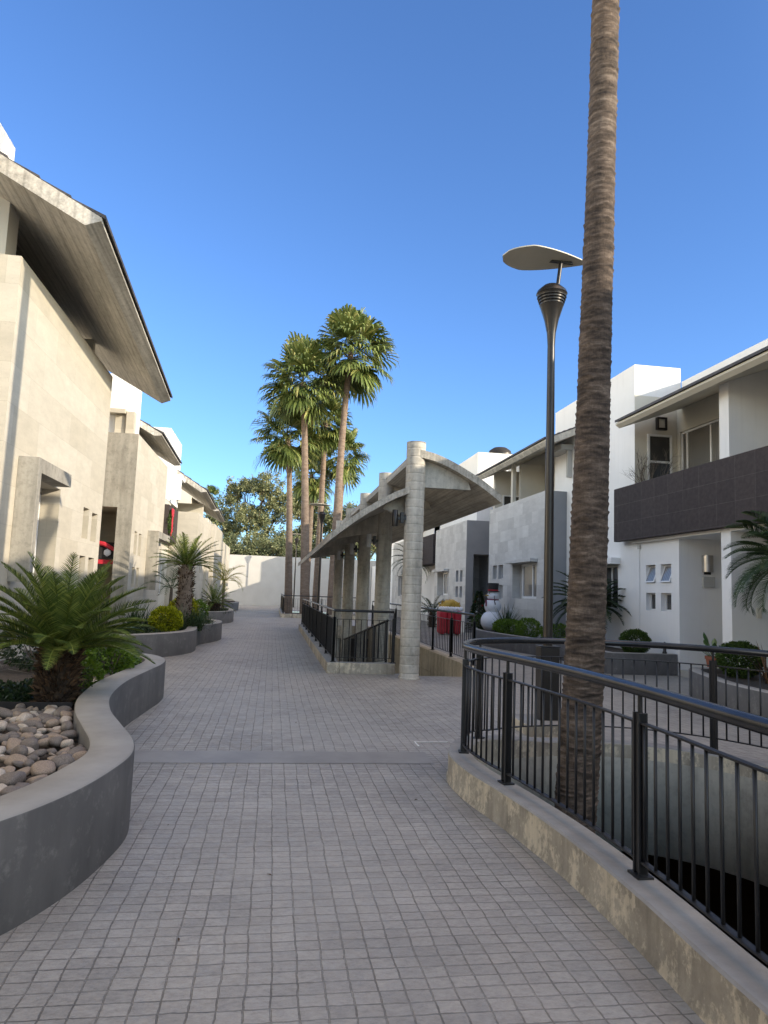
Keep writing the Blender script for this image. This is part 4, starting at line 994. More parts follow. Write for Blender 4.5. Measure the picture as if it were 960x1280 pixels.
planter("grey wavy planter with the golden round shrub and trunked cycad", P2o, .52, .26, [(-3.98,25.2),(-3.98,15.3)], .40, "grey planters along the limestone houses")
P3o = spline([(-3.0,30.6),(-2.5,31.2),(-2.0,32.0),(-1.74,33.2),(-1.72,35),(-1.9,37),(-2.3,38.4),(-2.95,39)], 6)
planter("small grey planter holding the dark low cycad below the broad eave", P3o, .52, .26, [(-3.02,39),(-3.02,30.6)], .40, "grey planters along the limestone houses")
P4o = spline([(-3.3,47),(-2.7,47.8),(-2.3,49.5),(-2.25,52),(-2.5,55),(-3.3,57)], 6)
planter("last grey planter before the white end wall", P4o, .55, .26, [(-3.5,57),(-3.5,47)], .42, "grey planters along the limestone houses")

# river stones, each one its own object
protos = []
for k in range(9):
    r = random.Random(100+k); bm = bmesh.new(); bmesh.ops.create_icosphere(bm, subdivisions=3, radius=1)
    a, b_, c = r.uniform(.8,1.25), r.uniform(.65,1.0), r.uniform(.45,.68); ph = [r.uniform(0,6) for _ in range(6)]
    for v in bm.verts:
        d = v.co.normalized(); k2 = 1+.10*math.sin(2.1*d.x+ph[0])*math.cos(1.7*d.y+ph[1])+.07*math.sin(3.2*d.z+2.5*d.x+ph[2])+.05*math.sin(4*d.y+ph[3])
        sg = lambda q: math.copysign(abs(q)**.85, q)
        v.co = Vector((sg(d.x)*a, sg(d.y)*b_, sg(d.z)*c))*k2
    me = bpy.data.meshes.new("river_stone"); bm.to_mesh(me); bm.free()
    me.polygons.foreach_set("use_smooth", [True]*len(me.polygons)); me.materials.append(MAT['rock%d' % (k % 3)]); protos.append(me)
slab = ["tan river stone lying in the pebble bed of the nearest planter", "dark brown river stone lying in the pebble bed of the nearest planter", "pale buff river stone lying in the pebble bed of the nearest planter"]
import bisect
def inside_bed(x, y, mg):
    best = min(p1in, key=lambda p: (p-Vector((x,y))).length)
    return x < best.x - mg*0.8 and (best-Vector((x,y))).length > mg
placed = []; r = random.Random(5); tries = 0
def put_stone(x, y, s_, z):
    k = r.choice((0,1,0,4,3,6,7,2,1,4,5,8))
    o = bpy.data.objects.new("river_stone", protos[k]); COL.objects.link(o)
    o.location = (x, y, z); o.scale = (s_, s_, s_*r.uniform(.85,1.1)); o.rotation_euler = (r.uniform(-.4,.4), r.uniform(-.4,.4), r.uniform(0,6.3))
    tag(o, slab[k % 3], "stone", slab[k % 3].split(" lying")[0]+"s in the nearest planter")
while len(placed) < 285 and tries < 40000:
    tries += 1
    y = r.uniform(4.3, 7.2); x = r.uniform(-2.35, -1.1)
    s_ = r.choice((.03,.034,.038,.042,.048,.054,.06,.068)) * (1 if tries < 15000 else .8)
    if not inside_bed(x, y, s_*.75): continue
    if any((x-a)**2+(y-b_)**2 < ((s_+c)*.72)**2 for a, b_, c in placed): continue
    placed.append((x, y, s_)); put_stone(x, y, s_, .372+s_*.5+r.uniform(0,.035))
nb = 0; tries = 0
while nb < 26 and tries < 3000:
    tries += 1
    y = r.uniform(7.9, 9.9); x = r.uniform(-2.3, -1.75); s_ = r.uniform(.06,.11)
    if not inside_bed(x, y, s_) or any((x-a)**2+(y-b_)**2 < ((s_+c)*.8)**2 for a, b_, c in placed): continue
    placed.append((x, y, s_)); put_stone(x, y, s_, .375+s_*.42); nb += 1
m = MB()
ed = spline([(-3.9,7.45),(-3.0,7.36),(-2.3,7.28),(-1.8,7.3)], 6)
strip_wall(m, ed, offset(ed, .012), .33, .46, .33, .003); tag(m.build("garden_edging", 'black'), "black plastic edging strip behind the river stones", "garden edging")

# plants on the sunny side
cycad("big sago palm with arching fronds beside the river stones", (-2.03,7.62,.36), .93, .135, 66, .92, 11, lo=.22, hi=1.45, tip=0, droop=.85, group="sago palms in the planters", ll=.17, lw=.0125, nl=60)
cycad("trunked sago palm with stiff upright fronds behind the golden round shrub", (-2.32,20.2,.40), 2.15, .17, 44, .95, 12, lo=.05, hi=1.45, droop=.7, trunk='bark2', group="sago palms in the planters", nl=30, lw=.02)
cycad("dark low sago palm in the small planter below the broad eave", (-2.5,33,.40), .85, .2, 34, 1.0, 13, lo=-.1, hi=1.4, droop=.8, group="sago palms in the planters", nl=26, lw=.024)
shrub("golden_shrub", "golden clipped round shrub at the edge of the wavy planter", (-2.47,18.0,.42), (.37,.37,.32), 'gold', 6000, .055, 21, "golden shrubs")
shrub("golden_shrub", "loose golden shrub beside the cycad trunk", (-2.60,22.5,.40), (.42,.4,.42), 'gold', 1800, .08, 22, "golden shrubs")
shrub("golden_shrub", "small golden shrub peeping out behind the big sago palm trunk", (-1.98,8.55,.37), (.16,.16,.18), 'lime', 900, .05, 23, "golden shrubs")
shrub("round_shrub", "green rounded shrub at the nearest planter's far end", (-2.0,9.75,.37), (.3,.35,.30), 'lime', 2200, .055, 24, lumps=[(0,0,.25,1),(-.25,.3,.25,.8),(.08,.55,.18,.6)])
shrub("round_shrub", "green rounded shrub beyond the trunked cycad", (-2.35,23.6,.40), (.38,.38,.36), 'lime', 1800, .07, 25)
shrub("dark_shrub", "dark green shrub under the pale curtained window of the nearest house", (-3.1,10.6,.37), (.5,.5,.35), 'cover', 2200, .06, 26)
for k, (x, y, n, L, lab) in enumerate([(-2.28,9.5,120,.55,"dark strappy plant beside the big sago palm"),(-2.45,19.3,320,.8,"dark strappy plant behind the golden round shrub"),(-2.02,20.0,300,.72,"dark strappy plant drooping over the wavy planter edge"),(-3.25,18.6,220,.95,"blue green strappy plant against the second limestone house"),(-1.9,21.4,200,.55,"low strappy tuft at the far tip of the wavy planter")]):
    blades("strap_plant", lab, (x, y, .42), n, L, .022, 1.25, 'strap', 30+k, 1.0, "strappy plants on the sunny side", rad=.22)
def cover(label, spots, seed, zz):
    r = random.Random(seed); m = MB()
    for (x, y, rx, ry, h_, n) in spots:
        for i in range(n):
            a = r.uniform(0,2*PI); q = r.random()**.5; px_, py_ = x+rx*q*math.cos(a), y+ry*q*math.sin(a)
            leafquad(m, Vector((px_,py_,zz+r.uniform(0,h_)*(1-q*.6))), Vector((r.uniform(-1,1),r.uniform(-1,1),r.uniform(.1,1))), .03, r.uniform(.03,.06), r)
    o = m.build("ground_cover", 'cover'); o['kind'] = 'stuff'; return tag(o, label, "ground cover")
cover("low dark ground cover round the big sago palm in the nearest planter", [(-2.75,7.9,.5,.45,.22,2600),(-1.78,7.9,.18,.35,.14,900),(-1.85,10.5,.25,.45,.16,1100),(-2.4,8.8,.4,.7,.14,1200)], 41, .37)
cover("low dark ground cover in the wavy planter", [(-2.3,22.6,.5,1.0,.2,1500),(-2.9,17.6,.5,.8,.2,1200),(-2.15,20.6,.25,.5,.12,500)], 42, .41)
cover("low grassy ground cover in the small planter", [(-2.2,33.2,.45,1.5,.2,900),(-2.3,35.8,.4,1.4,.2,700)], 43, .41)
blades("ornamental_grass", "pale dry arching ornamental grass at the house wall left of the sago palm", (-3.35,8.6,.36), 70, 1.15, .014, .7, 'pale', 44, 1.5, rad=.2)
cycad("slender feathery palm with sparse fronds against the second limestone house", (-3.05,23.0,.40), 1.5, .045, 12, .85, 14, lo=.1, hi=1.3, droop=1.5, mat='strap', ll=.22, lw=.018, nl=18, name="feather_palm", trunk='branch')
cycad("yellow green feathery palm leaning out below the broad eave", (-2.35,36.5,.40), 1.9, .06, 16, 1.25, 15, lo=.1, hi=1.3, droop=1.7, mat='yellowpalm', ll=.3, lw=.024, nl=18, name="feather_palm", trunk='branch')

# ---------------------------------------------------------------- planters and plants on the shaded side
a_ = [Vector((8.97,15.06)), Vector((8.2,15.06)), Vector((7.5,15.06))]
b_ = spline([(7.38,15.16),(7.40,16.4),(7.55,18.0),(7.36,19.6),(7.02,21.2),(6.85,22.8),(6.95,24.4),(7.4,25.9),(8.25,26.9)], 6)
r1o = a_ + b_
m0 = [Vector((p.x,p.y)) for p in r1o][::-1]
planter("long curved grey planter holding the snowman and the clipped hedges", m0, .47, .18, [(8.98,15.2),(8.98,21.2),(8.28,21.2),(8.28,26.9)][0:4], .38, "grey planters along the shaded houses")
r2o = spline([(8.9,12.35),(8.2,12.35),(7.55,12.2),(7.22,11.7),(6.95,10.9),(6.68,10.0),(6.6,9.0),(6.7,7.6),(7.1,6),(7.8,4.4),(8.9,3.4)], 6)
planter("curved grey planter in front of the balcony house holding the feathery palm", r2o, .46, .2, [(8.9,3.5),(8.9,12.3)], .36, "grey planters along the shaded houses")
struct(MB().box(9.002,10.5,13.31,14.99,-.05,.14).build("entry_step", 'greyplaster'))
shrub("topiary_ball", "clipped dark green ball shrub under the four small white windows", (8.2,15.5,.42), (.33,.33,.27), 'box', 7500, .04, 51, "clipped balls")
shrub("topiary_ball", "clipped green ball shrub in the planter before the dividing wall", (8.05,11.55,.37), (.36,.36,.30), 'box', 8500, .045, 52, "clipped balls")
shrub("topiary_ball", "small clipped ball shrub left of the snowman", (7.45,25.4,.38), (.25,.25,.26), 'box', 1400, .06, 53, "clipped balls")
shrub("clipped_hedge", "flat topped lime hedge before the spiky plant by the snowman", (7.75,23.0,.38), (.5,.8,.24), 'lime', 3600, .055, 54, "lime hedges", cat="hedge")
shrub("clipped_hedge", "rounded lime hedge nearer than the flat topped one", (7.65,20.9,.38), (.36,.5,.30), 'lime', 2600, .055, 55, "lime hedges", cat="hedge")
shrub("clipped_hedge", "lime hedge right behind the lamp post", (7.85,19.2,.38), (.42,.5,.26), 'lime', 2600, .055, 56, "lime hedges", cat="hedge")
blades("spiky_plant", "tall dark spiky plant beside the snowman under the hooded window", (7.95,23.9,.36), 60, 1.1, .045, .75, 'strap', 57, .25, rad=.1)
cycad("wide drooping sago palm behind the near palm trunk", (8.35,18.2,.38), 1.45, .16, 52, 1.2, 58, lo=-.15, hi=1.1, droop=1.35, group="sago palms in the planters", mat='cover', ll=.18, nl=34, lw=.032)
cycad("dark sago palm low against the further grey stone house", (7.75,34.5,0), .75, .15, 24, 1.1, 59, lo=0, hi=1.2, droop=1.2, group="sago palms in the planters", mat='cover', nl=20, lw=.03)
cycad("feathery palm with fine arching fronds at the balcony house planter", (8.15,10.35,.36), 2.35, .07, 56, 1.12, 60, lo=-.5, hi=1.35, droop=1.4, mat='strap', ll=.30, lw=.016, nl=52, name="feather_palm", keel=.8, trunk='bark2')
cycad("tall feathery palm against the far white house behind the columns", (7.9,40.5,0), 3.4, .09, 28, 1.4, 61, lo=-.5, hi=1.3, droop=1.5, mat='cover', ll=.3, lw=.03, nl=20, name="feather_palm", keel=.8, trunk='bark2')
blades("spiky_plant", "brownish spiky plant in the planter below the feathery palm", (8.0,10.75,.36), 26, .75, .03, .9, 'husk', 62, .2, rad=.06)
pt = thing("potted_plant", "variegated broad leaved plant in a terracotta pot by the dividing wall", "potted plant", (9.22,14.1,.14))
m = MB().lathe([(.10,.14),(.15,.46),(.17,.46),(.17,.52),(.14,.52),(.13,.47)], 9.22, 14.1, 18, False); m.build("pot", 'terra', pt, auto=40)
m = MB(); r = random.Random(63)
m.add([(9.22+.135*math.cos(k*PI/6),14.1+.135*math.sin(k*PI/6),.46) for k in range(12)], [tuple(range(12))]); m.build("pot_soil", 'soil', pt)
m = MB()
for i in range(13):
    az = i*2.4; e = r.uniform(.3,1.2); d = Vector((math.cos(az)*math.cos(e), math.sin(az)*math.cos(e), math.sin(e))); s_ = Vector((-math.sin(az), math.cos(az), 0))
    p = Vector((9.22,14.1,.5)) + d*r.uniform(.12,.3); L = r.uniform(.26,.36); w = L*.34; n_ = s_.cross(d)
    c = [p + d*L*q - Vector((0,0,.22*L*q*q)) for q in (0,.25,.5,.75,1)]; ww = (.1,.8,1,.7,.03)
    m.add([v for q, k in zip(c, ww) for v in (q-s_*w/2*k+n_*.03*k, q, q+s_*w/2*k+n_*.03*k)], [f for k in range(4) for f in ((3*k,3*k+1,3*k+4,3*k+3),(3*k+1,3*k+2,3*k+5,3*k+4))])
    m.tube([(9.22,14.1,.46), p], .008, 4)
m.build("leaves", 'variegated', pt)
bp = thing("bare_shrub", "twiggy bare shrub on the balcony beside the tall window", "shrub", (9.12,16.5,3.3))
m = MB(); r = random.Random(64)
def twig(m, p, d, L, w, k):
    q = p+d*L; m.tube([p, p+d*L*.5+rv(r)*L*.05, q], [w, w*.8, w*.6], 4)
    if k > 0:
        for j_ in range(3): twig(m, p+d*L*r.uniform(.5,1), (d+rv(r)*.75).normalized(), L*.62, w*.6, k-1)
for i in range(5): twig(m, Vector((9.12,16.5,3.75)), (Vector((0,0,1))+rv(r)*.5).normalized(), .85, .014, 3)
m.build("branches", 'branch', bp)
m = MB().lathe([(.12,3.302),(.17,3.75),(.15,3.78),(.1,3.7)], 9.12, 16.5, 16); m.build("pot", 'bronze', bp, auto=40)
ln = thing("garden_lantern", "small dark lantern on the planter below the awning windows", "lantern", (8.72,15.25,.38))
m = MB().lathe([(.05,.47),(.05,.50),(.035,.52),(.035,.62),(.055,.64),(.03,.70),(.01,.73)], 8.72, 15.14, 10); m.build("lantern_body", 'bronze', ln, auto=40)

# ---------------------------------------------------------------- holiday things
sn = thing("snowman_inflatable", "white inflatable snowman with black top hat in the curved planter", "snowman", (7.72,24.7,.38))
X, Y = 7.72, 24.7
m = MB()
prof = []
for (zc, rr) in ((.72,.42),(1.25,.30),(1.61,.215)):
    for k in range(1, 12):
        a = -PI/2+PI*k/12; prof.append((rr*math.cos(a), zc+rr*.93*math.sin(a)))
clean = []
for p in prof:                                            # outer envelope of the three balls
    z = p[1]; rmax = max([math.sqrt(max(0, rr*rr-((z-zc)/.93)**2)) for zc, rr in ((.72,.42),(1.25,.30),(1.61,.215))]+[.02]); clean.append((rmax, z))
clean.sort(key=lambda q: q[1]); m.lathe([(q[0], q[1]) for q in clean], X, Y, 32); m.build("body", 'snow', sn, smooth=True)
m = MB().lathe([(.02,1.745),(.235,1.75),(.24,1.77),(.18,1.785),(.175,1.79),(.20,2.04),(.19,2.06),(.02,2.06)], X, Y, 24); m.build("top_hat", 'black', sn, auto=35)
m = MB().lathe([(.178,1.79),(.182,1.79),(.187,1.83),(.184,1.83)], X, Y, 24); m.build("hat_band", 'red', sn)
m = MB().lathe([(.18,1.455),(.207,1.465),(.207,1.49),(.18,1.50)], X, Y, 24); m.box(X-.30,X-.262,Y-.14,Y-.08,1.24,1.46); m.build("scarf", 'maroon', sn, auto=35)
m = MB().lathe([(.03,0),(.022,.05),(.003,.15)], 0, 0, 8)
m.v = [(X-.19-z, Y-.08+y*1, 1.62+x) for x, y, z in m.v]; m.build("nose", 'goldfab', sn, smooth=True)
for (dy) in (-.16, .0):
    mm = MB(); mm.lathe([(.004,-.022),(.02,-.01),(.024,0),(.02,.01),(.004,.022)], X-.19, Y+dy, 8); mm.v = [(x,y,z+1.70) for x,y,z in mm.v]; mm.build("eye", 'black', sn, smooth=True)
for s_ in (-1, 1):
    mm = MB(); mm.tube([(X,Y+s_*.28,1.32),(X-.1,Y+s_*.5,1.45),(X-.16,Y+s_*.66,1.62)], [.02,.016,.01], 6); mm.tube([(X-.1,Y+s_*.5,1.45),(X-.06,Y+s_*.62,1.47)], [.012,.006], 5); mm.build("arm", 'branch', sn)
gf = thing("gift_basket", "red fabric gift basket with gold ribbon top behind the railing", "gift basket", (7.1,28.5,0))
X, Y = 7.1, 28.5
m = MB()
for k in range(3):
    x0 = X-.44+k*.30; m.hexa([(x0,Y-.3,.02),(x0+.28,Y-.3,.02),(x0+.28,Y+.3,.02),(x0,Y+.3,.02),(x0-.02,Y-.36,.98),(x0+.30-.004,Y-.36,.98),(x0+.296,Y+.36,.98),(x0-.02,Y+.36,.98)])
m.build("basket_body", 'red', gf, bevel=.11)
m = MB(); r = random.Random(70)
for k in range(9):
    cx_ = X-.40+k*.1; mm = [(.003,.92),(.09,.96),(.12,1.03),(.08,1.1),(.003,1.13)]; m.lathe(mm, cx_, Y-.26+.05*(k % 2), 10)
m.build("white_trim", 'snow', gf, smooth=True)
m = MB(); m.tube([(X-.30,Y,1.0),(X-.26,Y,1.08),(X-.1,Y,1.18),(X+.1,Y,1.22),(X+.26,Y,1.14),(X+.38,Y,.98)], [.12,.17,.19,.2,.19,.12], 10)
m.build("gold_ribbon", 'goldfab', gf, smooth=True)
m = MB()
for k in range(260):
    v = rv(r); leafquad(m, Vector((X+v.x*.42, Y+v.y*.22, 1.13+v.z*.20)), rv(r)+Vector((0,0,.5)), .07, r.uniform(.10,.22), r)
m.build("ribbon_curls", 'goldfab', gf)
dt = thing("decorated_tree", "dark little conifer with coloured baubles in the shaded doorway", "holiday tree", (8.45,28.9,0))
m = MB(); r = random.Random(71)
for i in range(1600):
    q = r.random()**.7; rr = .5*(1-q)+.03; a = r.uniform(0,2*PI); leafquad(m, Vector((8.45+rr*math.cos(a)*r.uniform(.5,1),28.9+rr*math.sin(a)*r.uniform(.5,1),.2+1.6*q)), Vector((math.cos(a),math.sin(a),-.2)), .04, .14, r)
m.build("foliage", 'cover', dt); m = MB().tube([(8.45,28.9,0),(8.45,28.9,1.8)], [.05,.01], 6); m.build("trunk", 'branch', dt)
for i in range(14):
    q = r.random(); rr = .5*(1-q)+.05; a = r.uniform(2.2,5.2); mm = MB().lathe([(.004,-.035),(.025,-.025),(.035,0),(.025,.025),(.004,.035)], 8.45+rr*math.cos(a), 28.9+rr*math.sin(a), 8); zz = .25+1.5*q; mm.v = [(x,y,z+zz) for x,y,z in mm.v]; mm.build("bauble", ('red','goldfab','snow')[i % 3], dt, smooth=True)
wr = thing("holiday_wreath", "green wreath with red bow hung on the dark tiled balcony", "wreath", (-3.8,27.2,3.85))
m = MB(); r = random.Random(72)
for i in range(700):
    a = r.uniform(0,2*PI); q = r.uniform(.22,.38); leafquad(m, Vector((-3.81+r.uniform(-.03,.04), 27.2+q*math.cos(a)*1.1, 3.85+q*math.sin(a)*1.15)), rv(r), .035, .09, r)
m.build("greenery", 'box', wr)
m = MB(); m.hexa([(-3.760,26.975,4.050),(-3.760,27.380,4.050),(-3.720,27.380,4.050),(-3.720,26.975,4.050),(-3.760,26.930,4.350),(-3.760,27.425,4.350),(-3.720,27.425,4.350),(-3.720,26.930,4.350)]).hexa([(-3.760,27.065,3.350),(-3.760,27.155,3.350),(-3.730,27.155,3.350),(-3.730,27.065,3.350),(-3.760,27.110,4.050),(-3.760,27.245,4.050),(-3.730,27.245,4.050),(-3.730,27.110,4.050)])
m.hexa([(-3.760,27.290,3.500),(-3.760,27.398,3.500),(-3.730,27.398,3.500),(-3.730,27.290,3.500),(-3.760,27.155,4.040),(-3.760,27.245,4.040),(-3.720,27.245,4.040),(-3.720,27.155,4.040)]); m.build("bow", 'red', wr, bevel=.01)
bn = thing("holiday_banner", "red trimmed dark cloth banner hanging in the second house doorway", "banner", (-5.0,21.4,2.4))
m = MB().box(-5.55,-4.44,21.36,21.38,2.25,2.72); m.build("cloth", 'black', bn)
m = MB().box(-5.55,-4.44,21.33,21.358,2.10,2.22).box(-5.3,-4.93,21.33,21.358,2.27,2.30).box(-5.3,-4.93,21.33,21.358,2.6,2.63).box(-4.96,-4.93,21.33,21.358,2.303,2.597)
m.tube([(-5.5,21.34,2.82),(-5.1,21.33,2.72),(-4.75,21.33,2.66),(-4.44,21.34,2.5)], [.05,.07,.07,.05], 8); m.build("red_trim", 'red', bn)
m = MB().lathe([(.005,-.11),(.09,-.05),(.10,0),(.09,.06),(.005,.11)], -4.66, 21.35, 12); m.v = [(x,21.35+(y-21.35)*.2,z+2.42) for x,y,z in m.v]; m.build("white_patch", 'snow', bn, smooth=True)

# ---------------------------------------------------------------- lamp posts
def lamp_post(label, x, y, z0, H, group, ang=0.0, box=True, seg=24):
    t = thing("lamp_post", label, "lamp post", (x, y, z0), group)
    if box:
        m = MB(); m.box(x-.12,x+.12,y-.09,y+.09,z0+.10,z0+1.0).box(x-.13,x+.13,y-.10,y+.10,z0+1.003,z0+1.02); m.box(x-.08,x+.08,y-.08,y+.08,z0,z0+.097); m.build("pedestal_box", 'bronze', t, bevel=.006)
    m = MB().lathe([(.062,z0),(.058,z0+H*.35),(.048,z0+H*.80),(.047,z0+H*.805),(.046,z0+H*.81)], x, y, seg); m.build("pole", 'bronze', t, auto=40)
    zc = z0+H*.808
    prof = [(.047,zc),(.057,zc+.16),(.092,zc+.34),(.148,zc+.52)]
    for k in range(4): prof += [(.156+.011*k,zc+.535+.035*k),(.146+.011*k,zc+.545+.035*k),(.148+.011*k,zc+.560+.035*k)]
    prof += [(.20,zc+.69),(.185,zc+.73),(.11,zc+.80),(.06,zc+.82),(.01,zc+.825)]
    m = MB().lathe(prof, x, y, seg*2); m.build("lamp_cone", 'bronze', t, auto=30)
    top = z0+H*.808+1.14
    m = MB().tube([(x+.07,y,zc+.74),(x+.125,y,top+.03)], .026, 10); m.build("stem", 'bronze', t, auto=40)
    # leaf shaped reflector, pointed at one end
    L0, L1, wd = -.80, .40, .32; n = 26; up_ = []; m = MB(); ca, sa = math.cos(ang), math.sin(ang)
    def lf(u, v, h_): return (x+.125+u*ca-v*sa, y+u*sa+v*ca, top+h_)
    K = 7
    for lay in (0, .014):
        for i in range(n+1):
            q = i/n; u = L0+(L1-L0)*q
            w_ = wd*max(0.0, (math.sin(PI*min(1, q*1.0)**.62)))**.75 if q < 1 else 0
            w_ = wd*((4*q*(1-q))**.5 if q < .28 else ((4*.28*.72)**.5)*(1-((q-.28)/.72)**1.55))
            for k in range(K):
                s_ = k/(K-1)*2-1; m.v.append(lf(u, s_*w_, lay+.02*q-.11*s_*w_))
    A = (n+1)*K
    for i in range(n):
        for k in range(K-1):
            a = i*K+k; m.f += [(a,a+K,a+K+1,a+1),(A+a,A+a+1,A+a+K+1,A+a+K)]
        m.f += [(i*K,A+i*K,A+i*K+K,i*K+K),(i*K+K-1,i*K+2*K-1,A+i*K+2*K-1,A+i*K+K-1)]
    m.build("reflector_leaf", 'shade', t, auto=30)
    m = MB(); c = lambda u, v, h_: lf(u, v, h_)
    m.hexa([c(-.16,-.02,-.012),c(.16,-.02,-.012),c(.16,.02,-.012),c(-.16,.02,-.012),c(-.02,-.02,.12),c(.02,-.02,.12),c(.02,.02,.12),c(-.02,.02,.12)]); m.build("bracket", 'bronze', t)
    return t
lamp_post("bronze lamp post with cone lamp and leaf reflector behind the near palm", 3.40, 8.6, 0.0, 6.0, "leaf reflector lamp posts")
lamp_post("far lamp post with leaf reflector among the tall palms", 2.3, 36.3, -.05, 5.9, "leaf reflector lamp posts", .2, False, 12)
lamp_post("farthest lamp post with its small leaf reflector before the trees", 1.9, 63, 0, 6.4, "leaf reflector lamp posts", .1, False, 12)
m = MB().box(3.02,3.85,8.2,9.0,-.05,.13); tag(m.build("lamp_plinth", 'kerb', bevel=.012), "low concrete plinth under the near lamp post", "plinth")

# ---------------------------------------------------------------- palms
def fan_leaf(m, base, az, el, pl, bl, r):
    """fan palm leaf: petiole and a pleated fan whose tips hang"""
    ca, sa = math.cos(az), math.sin(az); base = Vector(base); p = base.copy(); e = el; path = [p.copy()]
    for k in range(4):
        e2 = e-.5*(k/4)*(1 if el < 1 else .3); d = Vector((ca*math.cos(e2), sa*math.cos(e2), math.sin(e2))); p = p+d*pl/4; path.append(p.copy())
    m.tube(path, [.022,.018,.015,.012,.010], 4, False)
    side = Vector((-sa, ca, 0)); up = d.cross(side)
    if up.z < 0: up = -up
    ns = 24; sp = 1.75
    tilt = r.uniform(-.7,.7); side2 = (side*math.cos(tilt)+up*math.sin(tilt)).normalized()
    for i in range(ns):
        a = -sp+2*sp*(i+.5)/ns
        dd = (d*math.cos(a)+side2*math.sin(a)).normalized(); w0 = bl*2*sp/ns*.52
        l = bl*(1-.25*(abs(a)/sp)**2)*r.uniform(.92,1.05)
        n_ = dd.cross(up).normalized(); fold = up*(.03 if i % 2 else -.03)*bl
        q0 = p; q1 = p+dd*l*.62+fold; q2 = p+dd*l*.86-Vector((0,0,l*.06))+fold; q3 = p+dd*l*.98-Vector((0,0,l*(.12+.22*r.random())))
        m.add([q0, q1-n_*w0*.66, q1+n_*w0*.66, q2-n_*w0*.46, q2+n_*w0*.46, q3], [(0,2,1),(1,2,4,3),(3,4,5)])
def fan_crown(m, c, nl, pl, bl, seed, lo=-.85, hi=1.45):
    r = random.Random(seed)
    for i in range(nl):
        q = (i+.5)/nl; el = lo+(hi-lo)*q**.85
        az = i*2.39996+r.uniform(-.5,.5); el += r.uniform(-.22,.22)
        fan_leaf(m, (c[0],c[1],c[2]-.55*(1-q)), az, el, pl*r.uniform(.7,1.2), bl*r.uniform(.85,1.1), r)
def fan_palm(label, pts, radii, crown, seed, group, nl=38, pl=.95, bl=1.05, bark='bark2', seg=14):
    t = thing("fan_palm", label, "palm", tuple(pts[0]), group)
    m = MB(); sp_ = spline(pts, 10); n = len(sp_); rs = []
    for i in range(n):
        q = i/(n-1)*(len(radii)-1); k = min(int(q), len(radii)-2); rs.append(radii[k]+(radii[k+1]-radii[k])*(q-k))
    m.tube(sp_, rs, seg); m.build("trunk", bark, t, smooth=True)
    m = MB(); fan_crown(m, crown, nl, pl, bl, seed); m.build("crown", 'fan', t)
    m = MB(); r = random.Random(seed+1)                    # old leaf stubs below the crown
    for i in range(60):
        a = r.uniform(0,2*PI); zz = crown[2]-r.uniform(.3,1.5); leafquad(m, Vector((crown[0]+radii[-1]*math.cos(a),crown[1]+radii[-1]*math.sin(a),zz)), Vector((math.cos(a)*.6,math.sin(a)*.6,r.uniform(-.8,.9))), .08, .4, r)
    m.build("leaf_stubs", 'husk', t)
    return t
G = "tall fan palms in the far bed"
fan_palm("leftmost tall fan palm beside the walkway, its crown the lowest at the left", [(1.05,45,-.2),(1.0,45,1.7),(0.74,45,8),(0.45,45,11.1)], (.29,.24,.17,.16), (.42,45,11.3), 81, G, 46, 1.15, 1.4)
fan_palm("fan palm with thick straight trunk second from the walkway", [(1.95,42,-.2),(1.87,42,1.7),(1.52,42,9),(1.2,42,13.8)], (.34,.27,.19,.17), (1.15,42,14.0), 82, G, 50, 1.25, 1.5)
fan_palm("farthest thin fan palm with low crown behind the others", [(2.3,50,-.2),(2.36,50,4),(2.4,50,8),(2.3,50,9.6)], (.24,.2,.16,.15), (2.3,50,9.7), 83, G, 38, .95, 1.2)
fan_palm("fan palm with straight trunk and crown just below the tallest one", [(2.8,46.5,-.2),(2.83,46.5,3),(2.88,46.5,9),(2.9,46.5,12.6)], (.26,.22,.17,.16), (2.9,46.5,12.8), 84, G, 44, 1.0, 1.3)
fan_palm("tallest fan palm with the broad bright crown at the shelter", [(3.4,41.5,-.2),(3.46,41.5,4),(3.62,41.5,11),(3.9,41.5,15.7)], (.28,.24,.19,.17), (3.92,41.5,15.9), 85, G, 58, 1.35, 1.55)
fan_palm("shorter fan palm whose crown shows behind the tallest trunk", [(4.2,49,-.2),(4.2,49,3.6),(4.35,49,8),(4.3,49,10.8)], (.24,.2,.16,.15), (4.3,49,11.0), 86, G, 40, 1.0, 1.25)
fan_palm("small distant fan palm above the roof of the sunlit houses", [(-7.6,84,0),(-7.4,84,6),(-7.3,84,11.6)], (.25,.2,.16), (-7.3,84,11.8), 87, "distant palms", 30, .75, .9)
